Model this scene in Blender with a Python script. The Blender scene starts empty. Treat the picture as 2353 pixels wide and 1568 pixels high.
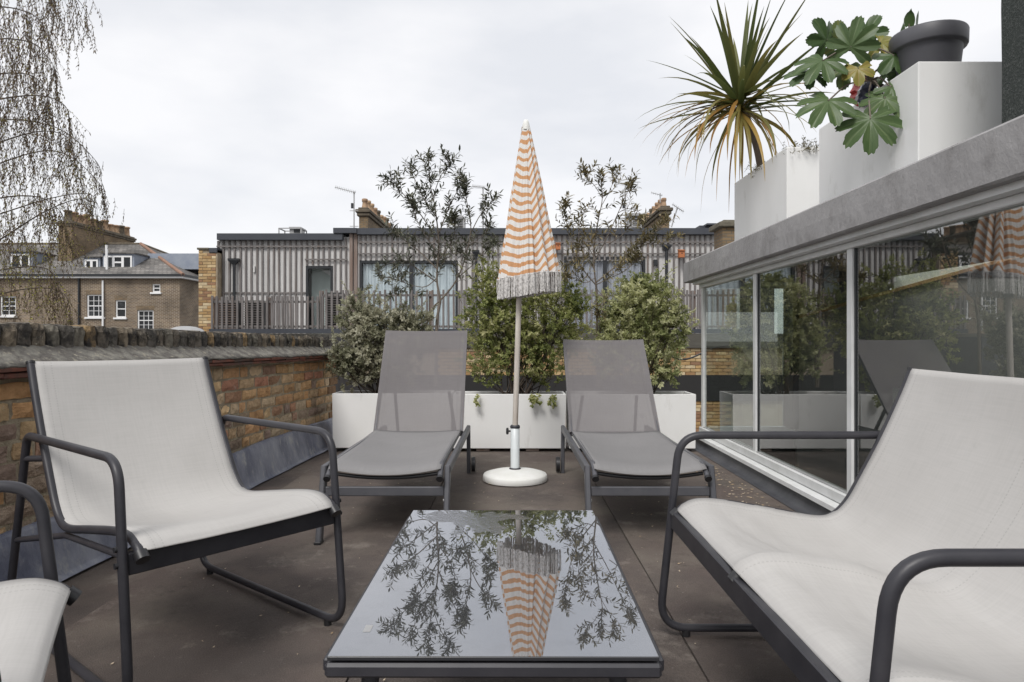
import bpy, math, random
from mathutils import Vector, Matrix, noise as mnoise
R = math.radians
rng = random.Random(7)
sc = bpy.context.scene
COL = sc.collection
# ------------------------------------------------------------------ camera, sky, sun
FPX, CX, CY, EYE = 1569.0, 1176.5, 778.0, 0.95
cam_d = bpy.data.cameras.new('camera'); cam = bpy.data.objects.new('camera', cam_d); COL.objects.link(cam)
cam_d.sensor_width = 36; cam_d.lens = 24.0; cam_d.shift_y = -0.0025
cam_d.clip_start = 0.05; cam_d.clip_end = 2000
cam.location = (0, 0, EYE); cam.rotation_euler = (R(90), 0, 0)
sc.camera = cam
SUN_EL, SUN_AZ = 50, 200      # azimuth measured from +Y towards +X
w = bpy.data.worlds.new('World'); sc.world = w; w.use_nodes = True
nt = w.node_tree; nt.nodes.clear()
out = nt.nodes.new('ShaderNodeOutputWorld'); bg = nt.nodes.new('ShaderNodeBackground')
sky = nt.nodes.new('ShaderNodeTexSky'); sky.sky_type = 'NISHITA'; sky.sun_disc = False
sky.sun_elevation = R(SUN_EL); sky.sun_rotation = R(SUN_AZ)
tc = nt.nodes.new('ShaderNodeTexCoord'); mp = nt.nodes.new('ShaderNodeMapping'); mp.inputs['Scale'].default_value = (1.0, 1.0, 2.6)
nz = nt.nodes.new('ShaderNodeTexNoise'); nz.inputs['Scale'].default_value = 2.9; nz.inputs['Detail'].default_value = 5; nz.inputs['Roughness'].default_value = .5
rp = nt.nodes.new('ShaderNodeValToRGB')
rp.color_ramp.elements[0].position = .34; rp.color_ramp.elements[0].color = (5.05, 5.14, 5.38, 1)
rp.color_ramp.elements[1].position = .60; rp.color_ramp.elements[1].color = (6.15, 6.12, 6.2, 1)
mx = nt.nodes.new('ShaderNodeMix'); mx.data_type = 'RGBA'; mx.inputs[0].default_value = .94
L = nt.links.new
L(tc.outputs['Generated'], mp.inputs['Vector']); L(mp.outputs[0], nz.inputs['Vector']); L(nz.outputs[0], rp.inputs[0])
L(sky.outputs[0], mx.inputs[6]); L(rp.outputs[0], mx.inputs[7]); L(mx.outputs[2], bg.inputs['Color'])
bg.inputs['Strength'].default_value = .1
L(bg.outputs[0], out.inputs['Surface'])
sd = bpy.data.lights.new('sun', 'SUN'); sd.energy = 1.5; sd.angle = R(22); sd.color = (1, .97, .93)
sun = bpy.data.objects.new('sun', sd); COL.objects.link(sun)
_d = Vector((math.sin(R(SUN_AZ)) * math.cos(R(SUN_EL)), math.cos(R(SUN_AZ)) * math.cos(R(SUN_EL)), math.sin(R(SUN_EL))))
sun.rotation_euler = (-_d).to_track_quat('-Z', 'Y').to_euler()
vs = sc.view_settings; vs.view_transform = 'Standard'; vs.look = 'None'; vs.exposure = 0.72; vs.gamma = 1; vs.use_curve_mapping = False

# ------------------------------------------------------------------ materials
def mat(name, col, rough=.7, var=None, vs=6, lo=.35, hi=.65, bump=0, bs=60, bd=.01, metal=0, spec=.5, objcol=False,
        stretch=(1, 1, 1), var2=None, v2s=2, lo2=.5, hi2=.7, rnd=True, extra=None, coat=0):
    m = bpy.data.materials.new(name); m.use_nodes = True; t = m.node_tree; n = t.nodes
    b = n['Principled BSDF']; b.inputs['Roughness'].default_value = rough; b.inputs['Metallic'].default_value = metal
    b.inputs['Specular IOR Level'].default_value = spec
    if coat: b.inputs['Coat Weight'].default_value = coat; b.inputs['Coat Roughness'].default_value = .15
    c = n.new('ShaderNodeTexCoord'); oi = n.new('ShaderNodeObjectInfo'); mpg = n.new('ShaderNodeMapping'); mpg.inputs['Scale'].default_value = stretch
    ml = n.new('ShaderNodeMath'); ml.operation = 'MULTIPLY'; ml.inputs[1].default_value = 37.0 if rnd else 0
    t.links.new(oi.outputs['Random'], ml.inputs[0]); t.links.new(c.outputs['Object'], mpg.inputs['Vector']); t.links.new(ml.outputs[0], mpg.inputs['Location'])
    V = mpg.outputs[0]
    def noise(scale, detail=6, ro=.6):
        q = n.new('ShaderNodeTexNoise'); q.inputs['Scale'].default_value = scale; q.inputs['Detail'].default_value = detail; q.inputs['Roughness'].default_value = ro
        t.links.new(V, q.inputs['Vector']); return q.outputs[0]
    def rng_(src, a, bb):
        q = n.new('ShaderNodeMapRange'); q.inputs[1].default_value = a; q.inputs[2].default_value = bb; t.links.new(src, q.inputs[0]); return q.outputs[0]
    def mix(f, a, bb, mode='MIX'):
        q = n.new('ShaderNodeMix'); q.data_type = 'RGBA'; q.blend_type = mode
        for i, x in ((0, f), (6, a), (7, bb)):
            if isinstance(x, (int, float)): q.inputs[i].default_value = x
            elif isinstance(x, tuple): q.inputs[i].default_value = (*x[:3], 1)
            else: t.links.new(x, q.inputs[i])
        return q.outputs[2]
    cur = tuple(col)
    if var: cur = mix(rng_(noise(vs), lo, hi), cur, tuple(var))
    if objcol: cur = mix(1.0, cur, oi.outputs['Color'], 'MULTIPLY')
    if var2: cur = mix(rng_(noise(v2s, 8, .65), lo2, hi2), cur, tuple(var2))
    if extra: cur = extra(n, t, V, cur, mix, rng_, noise, b)
    if isinstance(cur, tuple): b.inputs['Base Color'].default_value = (*cur[:3], 1)
    else: t.links.new(cur, b.inputs['Base Color'])
    if bump:
        bp = n.new('ShaderNodeBump'); bp.inputs['Strength'].default_value = bump; bp.inputs['Distance'].default_value = bd
        t.links.new(noise(bs, 8, .65), bp.inputs['Height']); t.links.new(bp.outputs[0], b.inputs['Normal'])
    return m

def leaf_mat(name, cols, rough=.5, trans=.25, spec=.4):
    m = bpy.data.materials.new(name); m.use_nodes = True; t = m.node_tree; n = t.nodes; b = n['Principled BSDF']
    a = n.new('ShaderNodeAttribute'); a.attribute_name = 'tint'; r = n.new('ShaderNodeValToRGB')
    el = r.color_ramp.elements
    while len(el) < len(cols): el.new(.5)
    for i, c in enumerate(cols): el[i].position = i / (len(cols) - 1); el[i].color = (*c, 1)
    t.links.new(a.outputs['Fac'], r.inputs[0]); t.links.new(r.outputs[0], b.inputs['Base Color'])
    b.inputs['Roughness'].default_value = rough; b.inputs['Specular IOR Level'].default_value = spec
    tr = n.new('ShaderNodeBsdfTranslucent'); t.links.new(r.outputs[0], tr.inputs['Color'])
    ms = n.new('ShaderNodeMixShader'); ms.inputs[0].default_value = trans
    t.links.new(b.outputs[0], ms.inputs[1]); t.links.new(tr.outputs[0], ms.inputs[2])
    t.links.new(ms.outputs[0], n['Material Output'].inputs['Surface']); return m

def glass_mat(name, ior=1.5, tint=(.9, .93, .92), rough=0.0, boost=1.0):
    m = bpy.data.materials.new(name); m.use_nodes = True; t = m.node_tree; n = t.nodes; n.remove(n['Principled BSDF'])
    fr = n.new('ShaderNodeFresnel'); fr.inputs['IOR'].default_value = ior
    ml = n.new('ShaderNodeMath'); ml.operation = 'MULTIPLY'; ml.use_clamp = True; ml.inputs[1].default_value = boost
    tr = n.new('ShaderNodeBsdfTransparent'); tr.inputs['Color'].default_value = (*tint, 1)
    gl = n.new('ShaderNodeBsdfGlossy'); gl.inputs['Roughness'].default_value = rough
    ms = n.new('ShaderNodeMixShader'); ge = n.new('ShaderNodeNewGeometry'); sb = n.new('ShaderNodeMath'); sb.operation = 'SUBTRACT'; sb.inputs[0].default_value = 1; t.links.new(ge.outputs['Backfacing'], sb.inputs[1])
    m2 = n.new('ShaderNodeMath'); m2.operation = 'MULTIPLY'; t.links.new(ml.outputs[0], m2.inputs[0]); t.links.new(sb.outputs[0], m2.inputs[1])
    t.links.new(fr.outputs[0], ml.inputs[0]); t.links.new(m2.outputs[0], ms.inputs[0])
    t.links.new(tr.outputs[0], ms.inputs[1]); t.links.new(gl.outputs[0], ms.inputs[2]); t.links.new(ms.outputs[0], n['Material Output'].inputs['Surface'])
    return m

def sling_mat(name, col, col2, see=0.0, seam=(.045,), half=.3, mid=False):
    def ex(n, t, V, cur, mix, rng_, noise, b):
        uv = n.new('ShaderNodeUVMap'); sp = n.new('ShaderNodeSeparateXYZ'); t.links.new(uv.outputs[0], sp.inputs[0])
        def mth(op, a, bb=None):
            q = n.new('ShaderNodeMath'); q.operation = op
            for i, x in enumerate((a, bb)):
                if x is None: continue
                if isinstance(x, (int, float)): q.inputs[i].default_value = x
                else: t.links.new(x, q.inputs[i])
            return q.outputs[0]
        acc = None
        au = mth('ABSOLUTE', sp.outputs[0])
        for s in seam:
            d = mth('ABSOLUTE', mth('SUBTRACT', au, s))
            on = mth('LESS_THAN', d, .0016)
            acc = on if acc is None else mth('MAXIMUM', acc, on)
        dash = mth('LESS_THAN', mth('FRACT', mth('MULTIPLY', sp.outputs[1], 110)), .55)
        acc = mth('MULTIPLY', acc, dash)
        def sl(a, bb):
            cm_ = n.new('ShaderNodeCombineXYZ'); t.links.new(mth('MULTIPLY', sp.outputs[0], a), cm_.inputs[0]); t.links.new(mth('MULTIPLY', sp.outputs[1], bb), cm_.inputs[1])
            q = n.new('ShaderNodeTexNoise'); q.inputs['Scale'].default_value = 1; q.inputs['Detail'].default_value = 3; t.links.new(cm_.outputs[0], q.inputs['Vector']); return q.outputs[0]
        slub = rng_(mth('ADD', sl(9, 190), sl(190, 9)), .85, 1.25)
        cur = mix(mth('MULTIPLY', slub, .19), cur, tuple(c * .72 for c in col))
        return mix(mth('MULTIPLY', acc, .24), cur, tuple(c * .35 for c in col))
    m = mat(name, col, .75, var=col2, vs=3.2, lo=.3, hi=.75, bump=.25, bs=420, bd=.001, spec=.25, extra=ex, var2=tuple(c * .88 for c in col), v2s=14, lo2=.62, hi2=.9)
    t = m.node_tree; n = t.nodes; b = n['Principled BSDF']
    if see > 0:
        tr = n.new('ShaderNodeBsdfTransparent'); ms = n.new('ShaderNodeMixShader'); ms.inputs[0].default_value = see
        t.links.new(b.outputs[0], ms.inputs[1]); t.links.new(tr.outputs[0], ms.inputs[2]); t.links.new(ms.outputs[0], n['Material Output'].inputs['Surface'])
    return m

def brickwall_mat(name, c1, c2, mortar, bw, bh, rot=False, rough=.9, mortar_size=.012):
    m = bpy.data.materials.new(name); m.use_nodes = True; t = m.node_tree; n = t.nodes; b = n['Principled BSDF']; b.inputs['Roughness'].default_value = rough
    c = n.new('ShaderNodeTexCoord'); s = n.new('ShaderNodeSeparateXYZ'); ad = n.new('ShaderNodeMath'); cb = n.new('ShaderNodeCombineXYZ')
    t.links.new(c.outputs['Object'], s.inputs[0]); t.links.new(s.outputs[0], ad.inputs[0]); t.links.new(s.outputs[1], ad.inputs[1])
    t.links.new(ad.outputs[0], cb.inputs[0]); t.links.new(s.outputs[2], cb.inputs[1])
    bt = n.new('ShaderNodeTexBrick'); bt.inputs['Scale'].default_value = 1; bt.inputs['Brick Width'].default_value = bw; bt.inputs['Row Height'].default_value = bh
    bt.inputs['Mortar Size'].default_value = mortar_size; bt.inputs['Color1'].default_value = (*c1, 1); bt.inputs['Color2'].default_value = (*c2, 1); bt.inputs['Mortar'].default_value = (*mortar, 1)
    t.links.new(cb.outputs[0], bt.inputs['Vector'])
    nz = n.new('ShaderNodeTexNoise'); nz.inputs['Scale'].default_value = .9; nz.inputs['Detail'].default_value = 8; t.links.new(c.outputs['Object'], nz.inputs['Vector'])
    mr = n.new('ShaderNodeMapRange'); mr.inputs[1].default_value = .3; mr.inputs[2].default_value = .7; mr.inputs[3].default_value = .6; mr.inputs[4].default_value = 1.25
    t.links.new(nz.outputs[0], mr.inputs[0])
    mx = n.new('ShaderNodeMix'); mx.data_type = 'RGBA'; mx.blend_type = 'MULTIPLY'; mx.inputs[0].default_value = 1
    t.links.new(bt.outputs[0], mx.inputs[6]); t.links.new(mr.outputs[0], mx.inputs[7]); t.links.new(mx.outputs[2], b.inputs['Base Color'])
    bp = n.new('ShaderNodeBump'); bp.inputs['Strength'].default_value = .5; bp.inputs['Distance'].default_value = .02
    t.links.new(bt.outputs[1], bp.inputs['Height']); bp.invert = True; t.links.new(bp.outputs[0], b.inputs['Normal'])
    return m

K = {}
K['frame'] = mat('charcoal_metal', (.030, .030, .036), .42, var=(.042, .041, .047), vs=14, bump=.08, bs=300, bd=.001, spec=.4)
K['frame2'] = mat('grey_metal', (.070, .072, .082), .42, var=(.092, .092, .102), vs=9, spec=.5)
K['black'] = mat('black_plastic', (.018, .018, .02), .4)
K['cream'] = sling_mat('cream_textilene', (.445, .432, .416), (.485, .473, .458), .02, (.236, .258))
K['cream2'] = sling_mat('cream_textilene_wide', (.445, .432, .416), (.485, .473, .458), .02, (.528, .550, .028))
K['grey_sling'] = sling_mat('grey_textilene', (.165, .155, .158), (.19, .178, .18), .15, (.235, .243))
K['seat_sling'] = sling_mat('grey_seat_textilene', (.225, .22, .222), (.25, .245, .246), .04, (.245,))
K['white'] = mat('white_fibre_cement', (.84, .84, .83), .6, var=(.79, .79, .775), vs=3, var2=(.46, .45, .40), v2s=5.5, lo2=.60, hi2=.88, bump=.1, bs=40, bd=.004, stretch=(1, 1, .35))
K['white_paint'] = mat('white_painted_metal', (.74, .75, .75), .4, var=(.64, .65, .64), vs=7, spec=.5)
K['white_base'] = mat('white_cast_concrete', (.78, .78, .76), .6, var=(.70, .70, .66), vs=9, bump=.2, bs=90, bd=.002)
K['render'] = mat('grey_render', (.35, .342, .342), .85, var=(.285, .277, .277), vs=2.6, var2=(.20, .192, .188), v2s=7, lo2=.50, hi2=.78, bump=.55, bs=26, bd=.014, stretch=(1, 1, .6))
K['dash'] = mat('dark_pebbledash', (.050, .060, .055), .9, var=(.16, .17, .16), vs=110, lo=.5, hi=.75, bump=1, bs=110, bd=.02)
K['lead'] = mat('weathered_lead', (.115, .128, .185), .42, var=(.28, .295, .35), vs=6, lo=.40, hi=.66, var2=(.42, .42, .40), v2s=17, lo2=.55, hi2=.78, bump=.5, bs=9, bd=.03, stretch=(1, 1, .5), rnd=False)
K['lead2'] = mat('dark_lead', (.045, .047, .055), .5, var=(.075, .077, .085), vs=7, bump=.3, bs=15, bd=.01)
K['felt'] = mat('brown_roof_felt', (.108, .078, .068), .86, var=(.165, .138, .112), vs=1.9, lo=.40, hi=.66, var2=(.055, .042, .038), v2s=1.6, lo2=.46, hi2=.66, bump=1.0, bs=240, bd=.004,
    extra=lambda n, t, V, cur, mix, rng_, noise, b: mix(rng_(noise(55, 5, .75), .665, .74), mix(rng_(noise(4.6, 10, .78), .56, .74), mix(rng_(noise(9.5, 9, .8), .55, .72), mix(rng_(noise(260, 3, .7), .3, .7), mix(.45, cur, (.04, .033, .03)), mix(.22, cur, (.26, .23, .21))), (.062, .048, .042)), (.235, .205, .178)), (.36, .33, .30)))
K['brick'] = mat('stock_brick', (1, 1, 1), .92, var=(.62, .58, .55), vs=16, lo=.35, hi=.7, objcol=True, var2=(.07, .058, .045), v2s=11, lo2=.60, hi2=.88, bump=1, bs=38, bd=.02,
    extra=lambda n, t, V, cur, mix, rng_, noise, b: mix(rng_(noise(6.0, 8, .75), .63, .76), cur, (.58, .55, .51)))
K['mortar'] = mat('old_mortar', (.50, .43, .31), .95, var=(.30, .25, .175), vs=9, var2=(.42, .39, .35), v2s=4, lo2=.60, hi2=.78, bump=1, bs=45, bd=.015)
K['coping'] = mat('sooty_coping_brick', (1, 1, 1), .95, var=(.55, .53, .5), vs=20, objcol=True, var2=(.028, .026, .024), v2s=10, lo2=.42, hi2=.62, bump=1, bs=34, bd=.02,
    extra=lambda n, t, V, cur, mix, rng_, noise, b: mix(rng_(noise(42, 6, .7), .62, .72), cur, (.36, .34, .27)))
K['flaunch'] = mat('lichen_mortar', (.125, .115, .104), .95, var=(.24, .23, .20), vs=15, lo=.42, hi=.62, var2=(.36, .33, .26), v2s=34, lo2=.56, hi2=.68, bump=1, bs=30, bd=.02, stretch=(1, 1, 1), rnd=False)
K['tile'] = mat('red_creasing_tile', (.25, .085, .055), .85, var=(.12, .065, .05), vs=9, var2=(.08, .068, .058), v2s=4, lo2=.46, hi2=.66, bump=.5, bs=40, bd=.008)
K['ybrick'] = mat('yellow_brick', (1, 1, 1), .9, var=(.8, .76, .7), vs=9, objcol=True, bump=.4, bs=30, bd=.01)
K['ymortar'] = mat('pale_mortar', (.36, .30, .22), .95, var=(.25, .2, .14), vs=5)
K['board'] = mat('pale_larch_board', (.60, .59, .58), .85, var=(.48, .47, .46), vs=2.4, stretch=(6, 1, .35), bump=.2, bs=20)
K['batten'] = mat('weathered_batten', (.205, .190, .185), .9, var=(.125, .113, .108), vs=3, stretch=(5, 5, .6), var2=(.20, .14, .105), v2s=1.2, lo2=.55, hi2=.8, bump=.3, bs=40, bd=.01)
K['postbrown'] = mat('brown_timber', (.17, .12, .095), .85, var=(.23, .185, .165), vs=3, stretch=(5, 5, .6))
K['fascia'] = mat('anthracite_metal', (.040, .044, .055), .5, var=(.05, .055, .066), vs=2)
K['anth'] = mat('anthracite_frame', (.018, .020, .023), .4)
K['curtain'] = mat('pale_blue_curtain', (.50, .55, .575), .9, var=(.42, .47, .50), vs=3)
K['curtain2'] = mat('slate_curtain', (.26, .27, .31), .9, var=(.34, .35, .39), vs=3)
K['roomwall'] = mat('pale_room_wall', (.50, .56, .54), .9)
K['galv'] = mat('galvanised', (.42, .42, .42), .5, var=(.32, .32, .32), vs=4, metal=.2)
K['housebrick'] = brickwall_mat('brown_house_brick', (.20, .142, .090), (.12, .084, .060), (.33, .285, .225), .225, .075)
K['slate'] = brickwall_mat('grey_slate', (.22, .205, .19), (.13, .125, .118), (.07, .064, .06), .25, .11, mortar_size=.012)
K['ridge'] = mat('orange_ridge_tile', (.30, .17, .115), .9, var=(.2, .13, .1), vs=5)
K['hlead'] = mat('dormer_lead', (.22, .25, .31), .7, var=(.28, .31, .36), vs=2)
K['wpaint'] = mat('white_sash_paint', (.76, .76, .76), .5)
K['darkpane'] = mat('dark_pane', (.016, .018, .02), .1, spec=.35, var=(.10, .105, .11), vs=1.2, lo=.56, hi=.72)
K['chim'] = brickwall_mat('chimney_brick', (.27, .185, .10), (.17, .118, .07), (.16, .135, .10), .225, .075)
K['chimcap'] = mat('chimney_cap', (.15, .125, .09), .95, var=(.08, .066, .05), vs=3)
K['pot'] = mat('clay_pot', (.46, .32, .20), .85, var=(.27, .17, .11), vs=3)
K['stone'] = mat('old_stone', (.16, .145, .11), .95, var=(.09, .08, .06), vs=4, bump=.5, bs=15)
K['beamwood'] = mat('old_timber', (.065, .060, .050), .9, var=(.10, .095, .08), vs=4, stretch=(.4, 1, 3))
K['pole'] = mat('weathered_pole', (.58, .54, .49), .7, var=(.46, .41, .36), vs=8, stretch=(8, 8, .8), var2=(.30, .24, .19), v2s=3, lo2=.55, hi2=.8)
K['collar'] = mat('dark_collar', (.04, .042, .05), .5)
K['tube'] = mat('white_tube', (.68, .72, .73), .35, var=(.62, .66, .67), vs=5)
K['fringe'] = mat('pale_fringe', (.66, .64, .62), .9, var=(.40, .385, .375), vs=75, lo=.5, hi=.60, rnd=False)
K['bark'] = mat('grey_bark', (.12, .098, .078), .9, var=(.20, .17, .14), vs=12, bump=.4, bs=50)
K['twig'] = mat('dark_twig', (.050, .036, .028), .9, var=(.075, .06, .045), vs=4)
K['soil'] = mat('dark_soil', (.035, .028, .022), .95, var=(.06, .05, .04), vs=30, bump=1, bs=60)
K['blackpot'] = mat('black_plastic_pot', (.085, .085, .095), .5, var=(.10, .10, .112), vs=5)
K['block'] = mat('painted_block', (.55, .55, .54), .8, var=(.48, .48, .47), vs=4, bump=.3, bs=20)
K['dark'] = mat('dark_interior', (.055, .053, .052), .9)
K['darkstrip'] = mat('black_strip', (.018, .017, .017), .8)
K['glass_edge'] = mat('dark_glass_edge', (.03, .031, .035), .3)
K['grey_in'] = mat('grey_interior', (.20, .195, .19), .8)
K['cream_in'] = mat('pale_ceiling', (.62, .63, .57), .9)
K['orange_wood'] = mat('orange_timber', (.34, .20, .10), .7, var=(.27, .15, .075), vs=5, stretch=(3, .5, 3))
K['ground'] = mat('grey_ground', (.13, .125, .115), .95, var=(.09, .085, .08), vs=.2, rnd=False)
K['petal'] = mat('dry_petal', (.55, .47, .36), .8, var=(.35, .25, .15), vs=20)
K['terra'] = mat('terracotta', (.42, .15, .06), .8)
K['win_glass'] = glass_mat('window_glass', 2.9, (.86, .90, .88), 0.0, 1.3)
K['far_glass'] = glass_mat('far_glass', 1.45, (.97, .98, .98))
K['birch_leaf'] = leaf_mat('birch_catkin', [(.075, .052, .036), (.12, .082, .052), (.165, .12, .065), (.25, .22, .07)], .7, .2)
K['birch_green'] = leaf_mat('birch_young_leaf', [(.10, .085, .035), (.24, .215, .055), (.36, .33, .08)], .6, .3)
K['tree_leaf'] = leaf_mat('bay_leaf', [(.055, .062, .042), (.10, .108, .075), (.16, .165, .12), (.25, .24, .175)], .4, .18)
K['tree_leaf2'] = leaf_mat('bronze_leaf', [(.08, .075, .038), (.15, .13, .065), (.24, .20, .10), (.34, .265, .14)], .4, .18)
K['shrub_pale'] = leaf_mat('pale_olive_leaf', [(.15, .155, .095), (.29, .29, .19), (.40, .39, .28), (.56, .54, .42)], .5, .45)
K['shrub_green'] = leaf_mat('green_leaf', [(.12, .15, .050), (.27, .30, .10), (.40, .42, .17), (.55, .53, .29)], .5, .45)
K['shrub_var'] = leaf_mat('variegated_leaf', [(.20, .235, .092), (.40, .43, .20), (.56, .57, .31), (.68, .68, .45)], .5, .48)
K['sword'] = leaf_mat('sword_leaf', [(.042, .064, .020), (.085, .110, .034), (.16, .165, .055), (.40, .28, .075), (.38, .19, .055)], .4, .32)
K['fatsia'] = leaf_mat('fatsia_leaf', [(.034, .064, .022), (.062, .108, .036), (.12, .17, .07), (.22, .21, .045), (.34, .22, .08)], .42, .15, .35)
K['sprig'] = leaf_mat('dry_sprig', [(.07, .06, .03), (.14, .12, .05), (.2, .17, .08)], .7, .2)

def canopy_mat():
    m = bpy.data.materials.new('striped_canvas'); m.use_nodes = True; t = m.node_tree; n = t.nodes; b = n['Principled BSDF']; b.inputs['Roughness'].default_value = .9
    b.inputs['Specular IOR Level'].default_value = .15
    uv = n.new('ShaderNodeUVMap'); s = n.new('ShaderNodeSeparateXYZ'); t.links.new(uv.outputs[0], s.inputs[0])
    c = n.new('ShaderNodeTexCoord'); nz = n.new('ShaderNodeTexNoise'); nz.inputs['Scale'].default_value = 16; nz.inputs['Detail'].default_value = 4; t.links.new(c.outputs['Object'], nz.inputs['Vector'])
    def mth(op, a, bb):
        q = n.new('ShaderNodeMath'); q.operation = op
        for i, x in enumerate((a, bb)):
            if isinstance(x, (int, float)): q.inputs[i].default_value = x
            else: t.links.new(x, q.inputs[i])
        return q.outputs[0]
    ph = mth('ADD', mth('MULTIPLY', s.outputs[1], 17.5), mth('MULTIPLY', nz.outputs[0], .48))
    fr = mth('FRACT', ph, 0)
    on = mth('MULTIPLY', mth('LESS_THAN', fr, .45), mth('GREATER_THAN', s.outputs[1], .045))
    n2 = n.new('ShaderNodeTexNoise'); n2.inputs['Scale'].default_value = 60; n2.inputs['Detail'].default_value = 3; t.links.new(c.outputs['Object'], n2.inputs['Vector'])
    def mix(f, a, bb):
        q = n.new('ShaderNodeMix'); q.data_type = 'RGBA'
        for i, x in ((0, f), (6, a), (7, bb)):
            if isinstance(x, tuple): q.inputs[i].default_value = (*x, 1)
            elif isinstance(x, (int, float)): q.inputs[i].default_value = x
            else: t.links.new(x, q.inputs[i])
        return q.outputs[2]
    org = mix(n2.outputs[0], (.58, .30, .145), (.66, .385, .21)); wh = mix(n2.outputs[0], (.72, .70, .67), (.80, .79, .77))
    t.links.new(mix(on, wh, org), b.inputs['Base Color'])
    tr = n.new('ShaderNodeBsdfTranslucent'); t.links.new(mix(on, wh, org), tr.inputs['Color'])
    ms = n.new('ShaderNodeMixShader'); ms.inputs[0].default_value = .12
    t.links.new(b.outputs[0], ms.inputs[1]); t.links.new(tr.outputs[0], ms.inputs[2]); t.links.new(ms.outputs[0], n['Material Output'].inputs['Surface'])
    return m
K['canopy'] = canopy_mat()

def table_glass():
    m = bpy.data.materials.new('black_glass'); m.use_nodes = True; t = m.node_tree; n = t.nodes; b = n['Principled BSDF']
    b.inputs['Base Color'].default_value = (.006, .006, .007, 1); b.inputs['Roughness'].default_value = .25
    gl = n.new('ShaderNodeBsdfGlossy'); gl.inputs['Color'].default_value = (.90, .92, .97, 1)
    c = n.new('ShaderNodeTexCoord')
    # dried water film near the far left corner
    mp = n.new('ShaderNodeMapping'); mp.inputs['Location'].default_value = (.085, -.40, 0); t.links.new(c.outputs['Object'], mp.inputs[0])
    mp2 = n.new('ShaderNodeMapping'); mp2.inputs['Scale'].default_value = (5.2, 5.6, 1); t.links.new(mp.outputs[0], mp2.inputs[0])
    ln = n.new('ShaderNodeVectorMath'); ln.operation = 'LENGTH'; t.links.new(mp2.outputs[0], ln.inputs[0])
    nz = n.new('ShaderNodeTexNoise'); nz.inputs['Scale'].default_value = 9; nz.inputs['Detail'].default_value = 6; t.links.new(c.outputs['Object'], nz.inputs['Vector'])
    ad = n.new('ShaderNodeMath'); ad.operation = 'MULTIPLY_ADD'; ad.inputs[1].default_value = 2.2; t.links.new(nz.outputs[0], ad.inputs[0]); t.links.new(ln.outputs['Value'], ad.inputs[2])
    mr = n.new('ShaderNodeMapRange'); mr.inputs[1].default_value = 1.78; mr.inputs[2].default_value = 1.72; t.links.new(ad.outputs[0], mr.inputs[0])
    n2 = n.new('ShaderNodeTexNoise'); n2.inputs['Scale'].default_value = 70; n2.inputs['Detail'].default_value = 4; t.links.new(c.outputs['Object'], n2.inputs['Vector'])
    bp = n.new('ShaderNodeBump'); bp.inputs['Distance'].default_value = .004; t.links.new(n2.outputs[0], bp.inputs['Height'])
    m5 = n.new('ShaderNodeMath'); m5.operation = 'MULTIPLY'; m5.inputs[1].default_value = .35; t.links.new(mr.outputs[0], m5.inputs[0]); t.links.new(m5.outputs[0], bp.inputs['Strength'])
    t.links.new(bp.outputs[0], gl.inputs['Normal'])
    m6 = n.new('ShaderNodeMath'); m6.operation = 'MULTIPLY_ADD'; m6.inputs[1].default_value = .16; m6.inputs[2].default_value = .006; t.links.new(mr.outputs[0], m6.inputs[0]); t.links.new(m6.outputs[0], gl.inputs['Roughness'])
    lw = n.new('ShaderNodeFresnel'); lw.inputs['IOR'].default_value = 2.35
    m7 = n.new('ShaderNodeMath'); m7.operation = 'MULTIPLY_ADD'; m7.inputs[1].default_value = 1.0; m7.inputs[2].default_value = .17; m7.use_clamp = True; t.links.new(lw.outputs[0], m7.inputs[0])
    n3 = n.new('ShaderNodeTexNoise'); n3.inputs['Scale'].default_value = 14; n3.inputs['Detail'].default_value = 9; n3.inputs['Roughness'].default_value = .75; t.links.new(c.outputs['Object'], n3.inputs['Vector'])
    mr3 = n.new('ShaderNodeMapRange'); mr3.inputs[1].default_value = .5; mr3.inputs[2].default_value = .75; mr3.inputs[3].default_value = 1; mr3.inputs[4].default_value = .90; t.links.new(n3.outputs[0], mr3.inputs[0])
    m8 = n.new('ShaderNodeMath'); m8.operation = 'MULTIPLY'; t.links.new(m7.outputs[0], m8.inputs[0]); t.links.new(mr3.outputs[0], m8.inputs[1])
    ms = n.new('ShaderNodeMixShader'); t.links.new(m8.outputs[0], ms.inputs[0])
    t.links.new(b.outputs[0], ms.inputs[1]); t.links.new(gl.outputs[0], ms.inputs[2]); t.links.new(ms.outputs[0], n['Material Output'].inputs['Surface'])
    return m
K['table_glass'] = table_glass()

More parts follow.
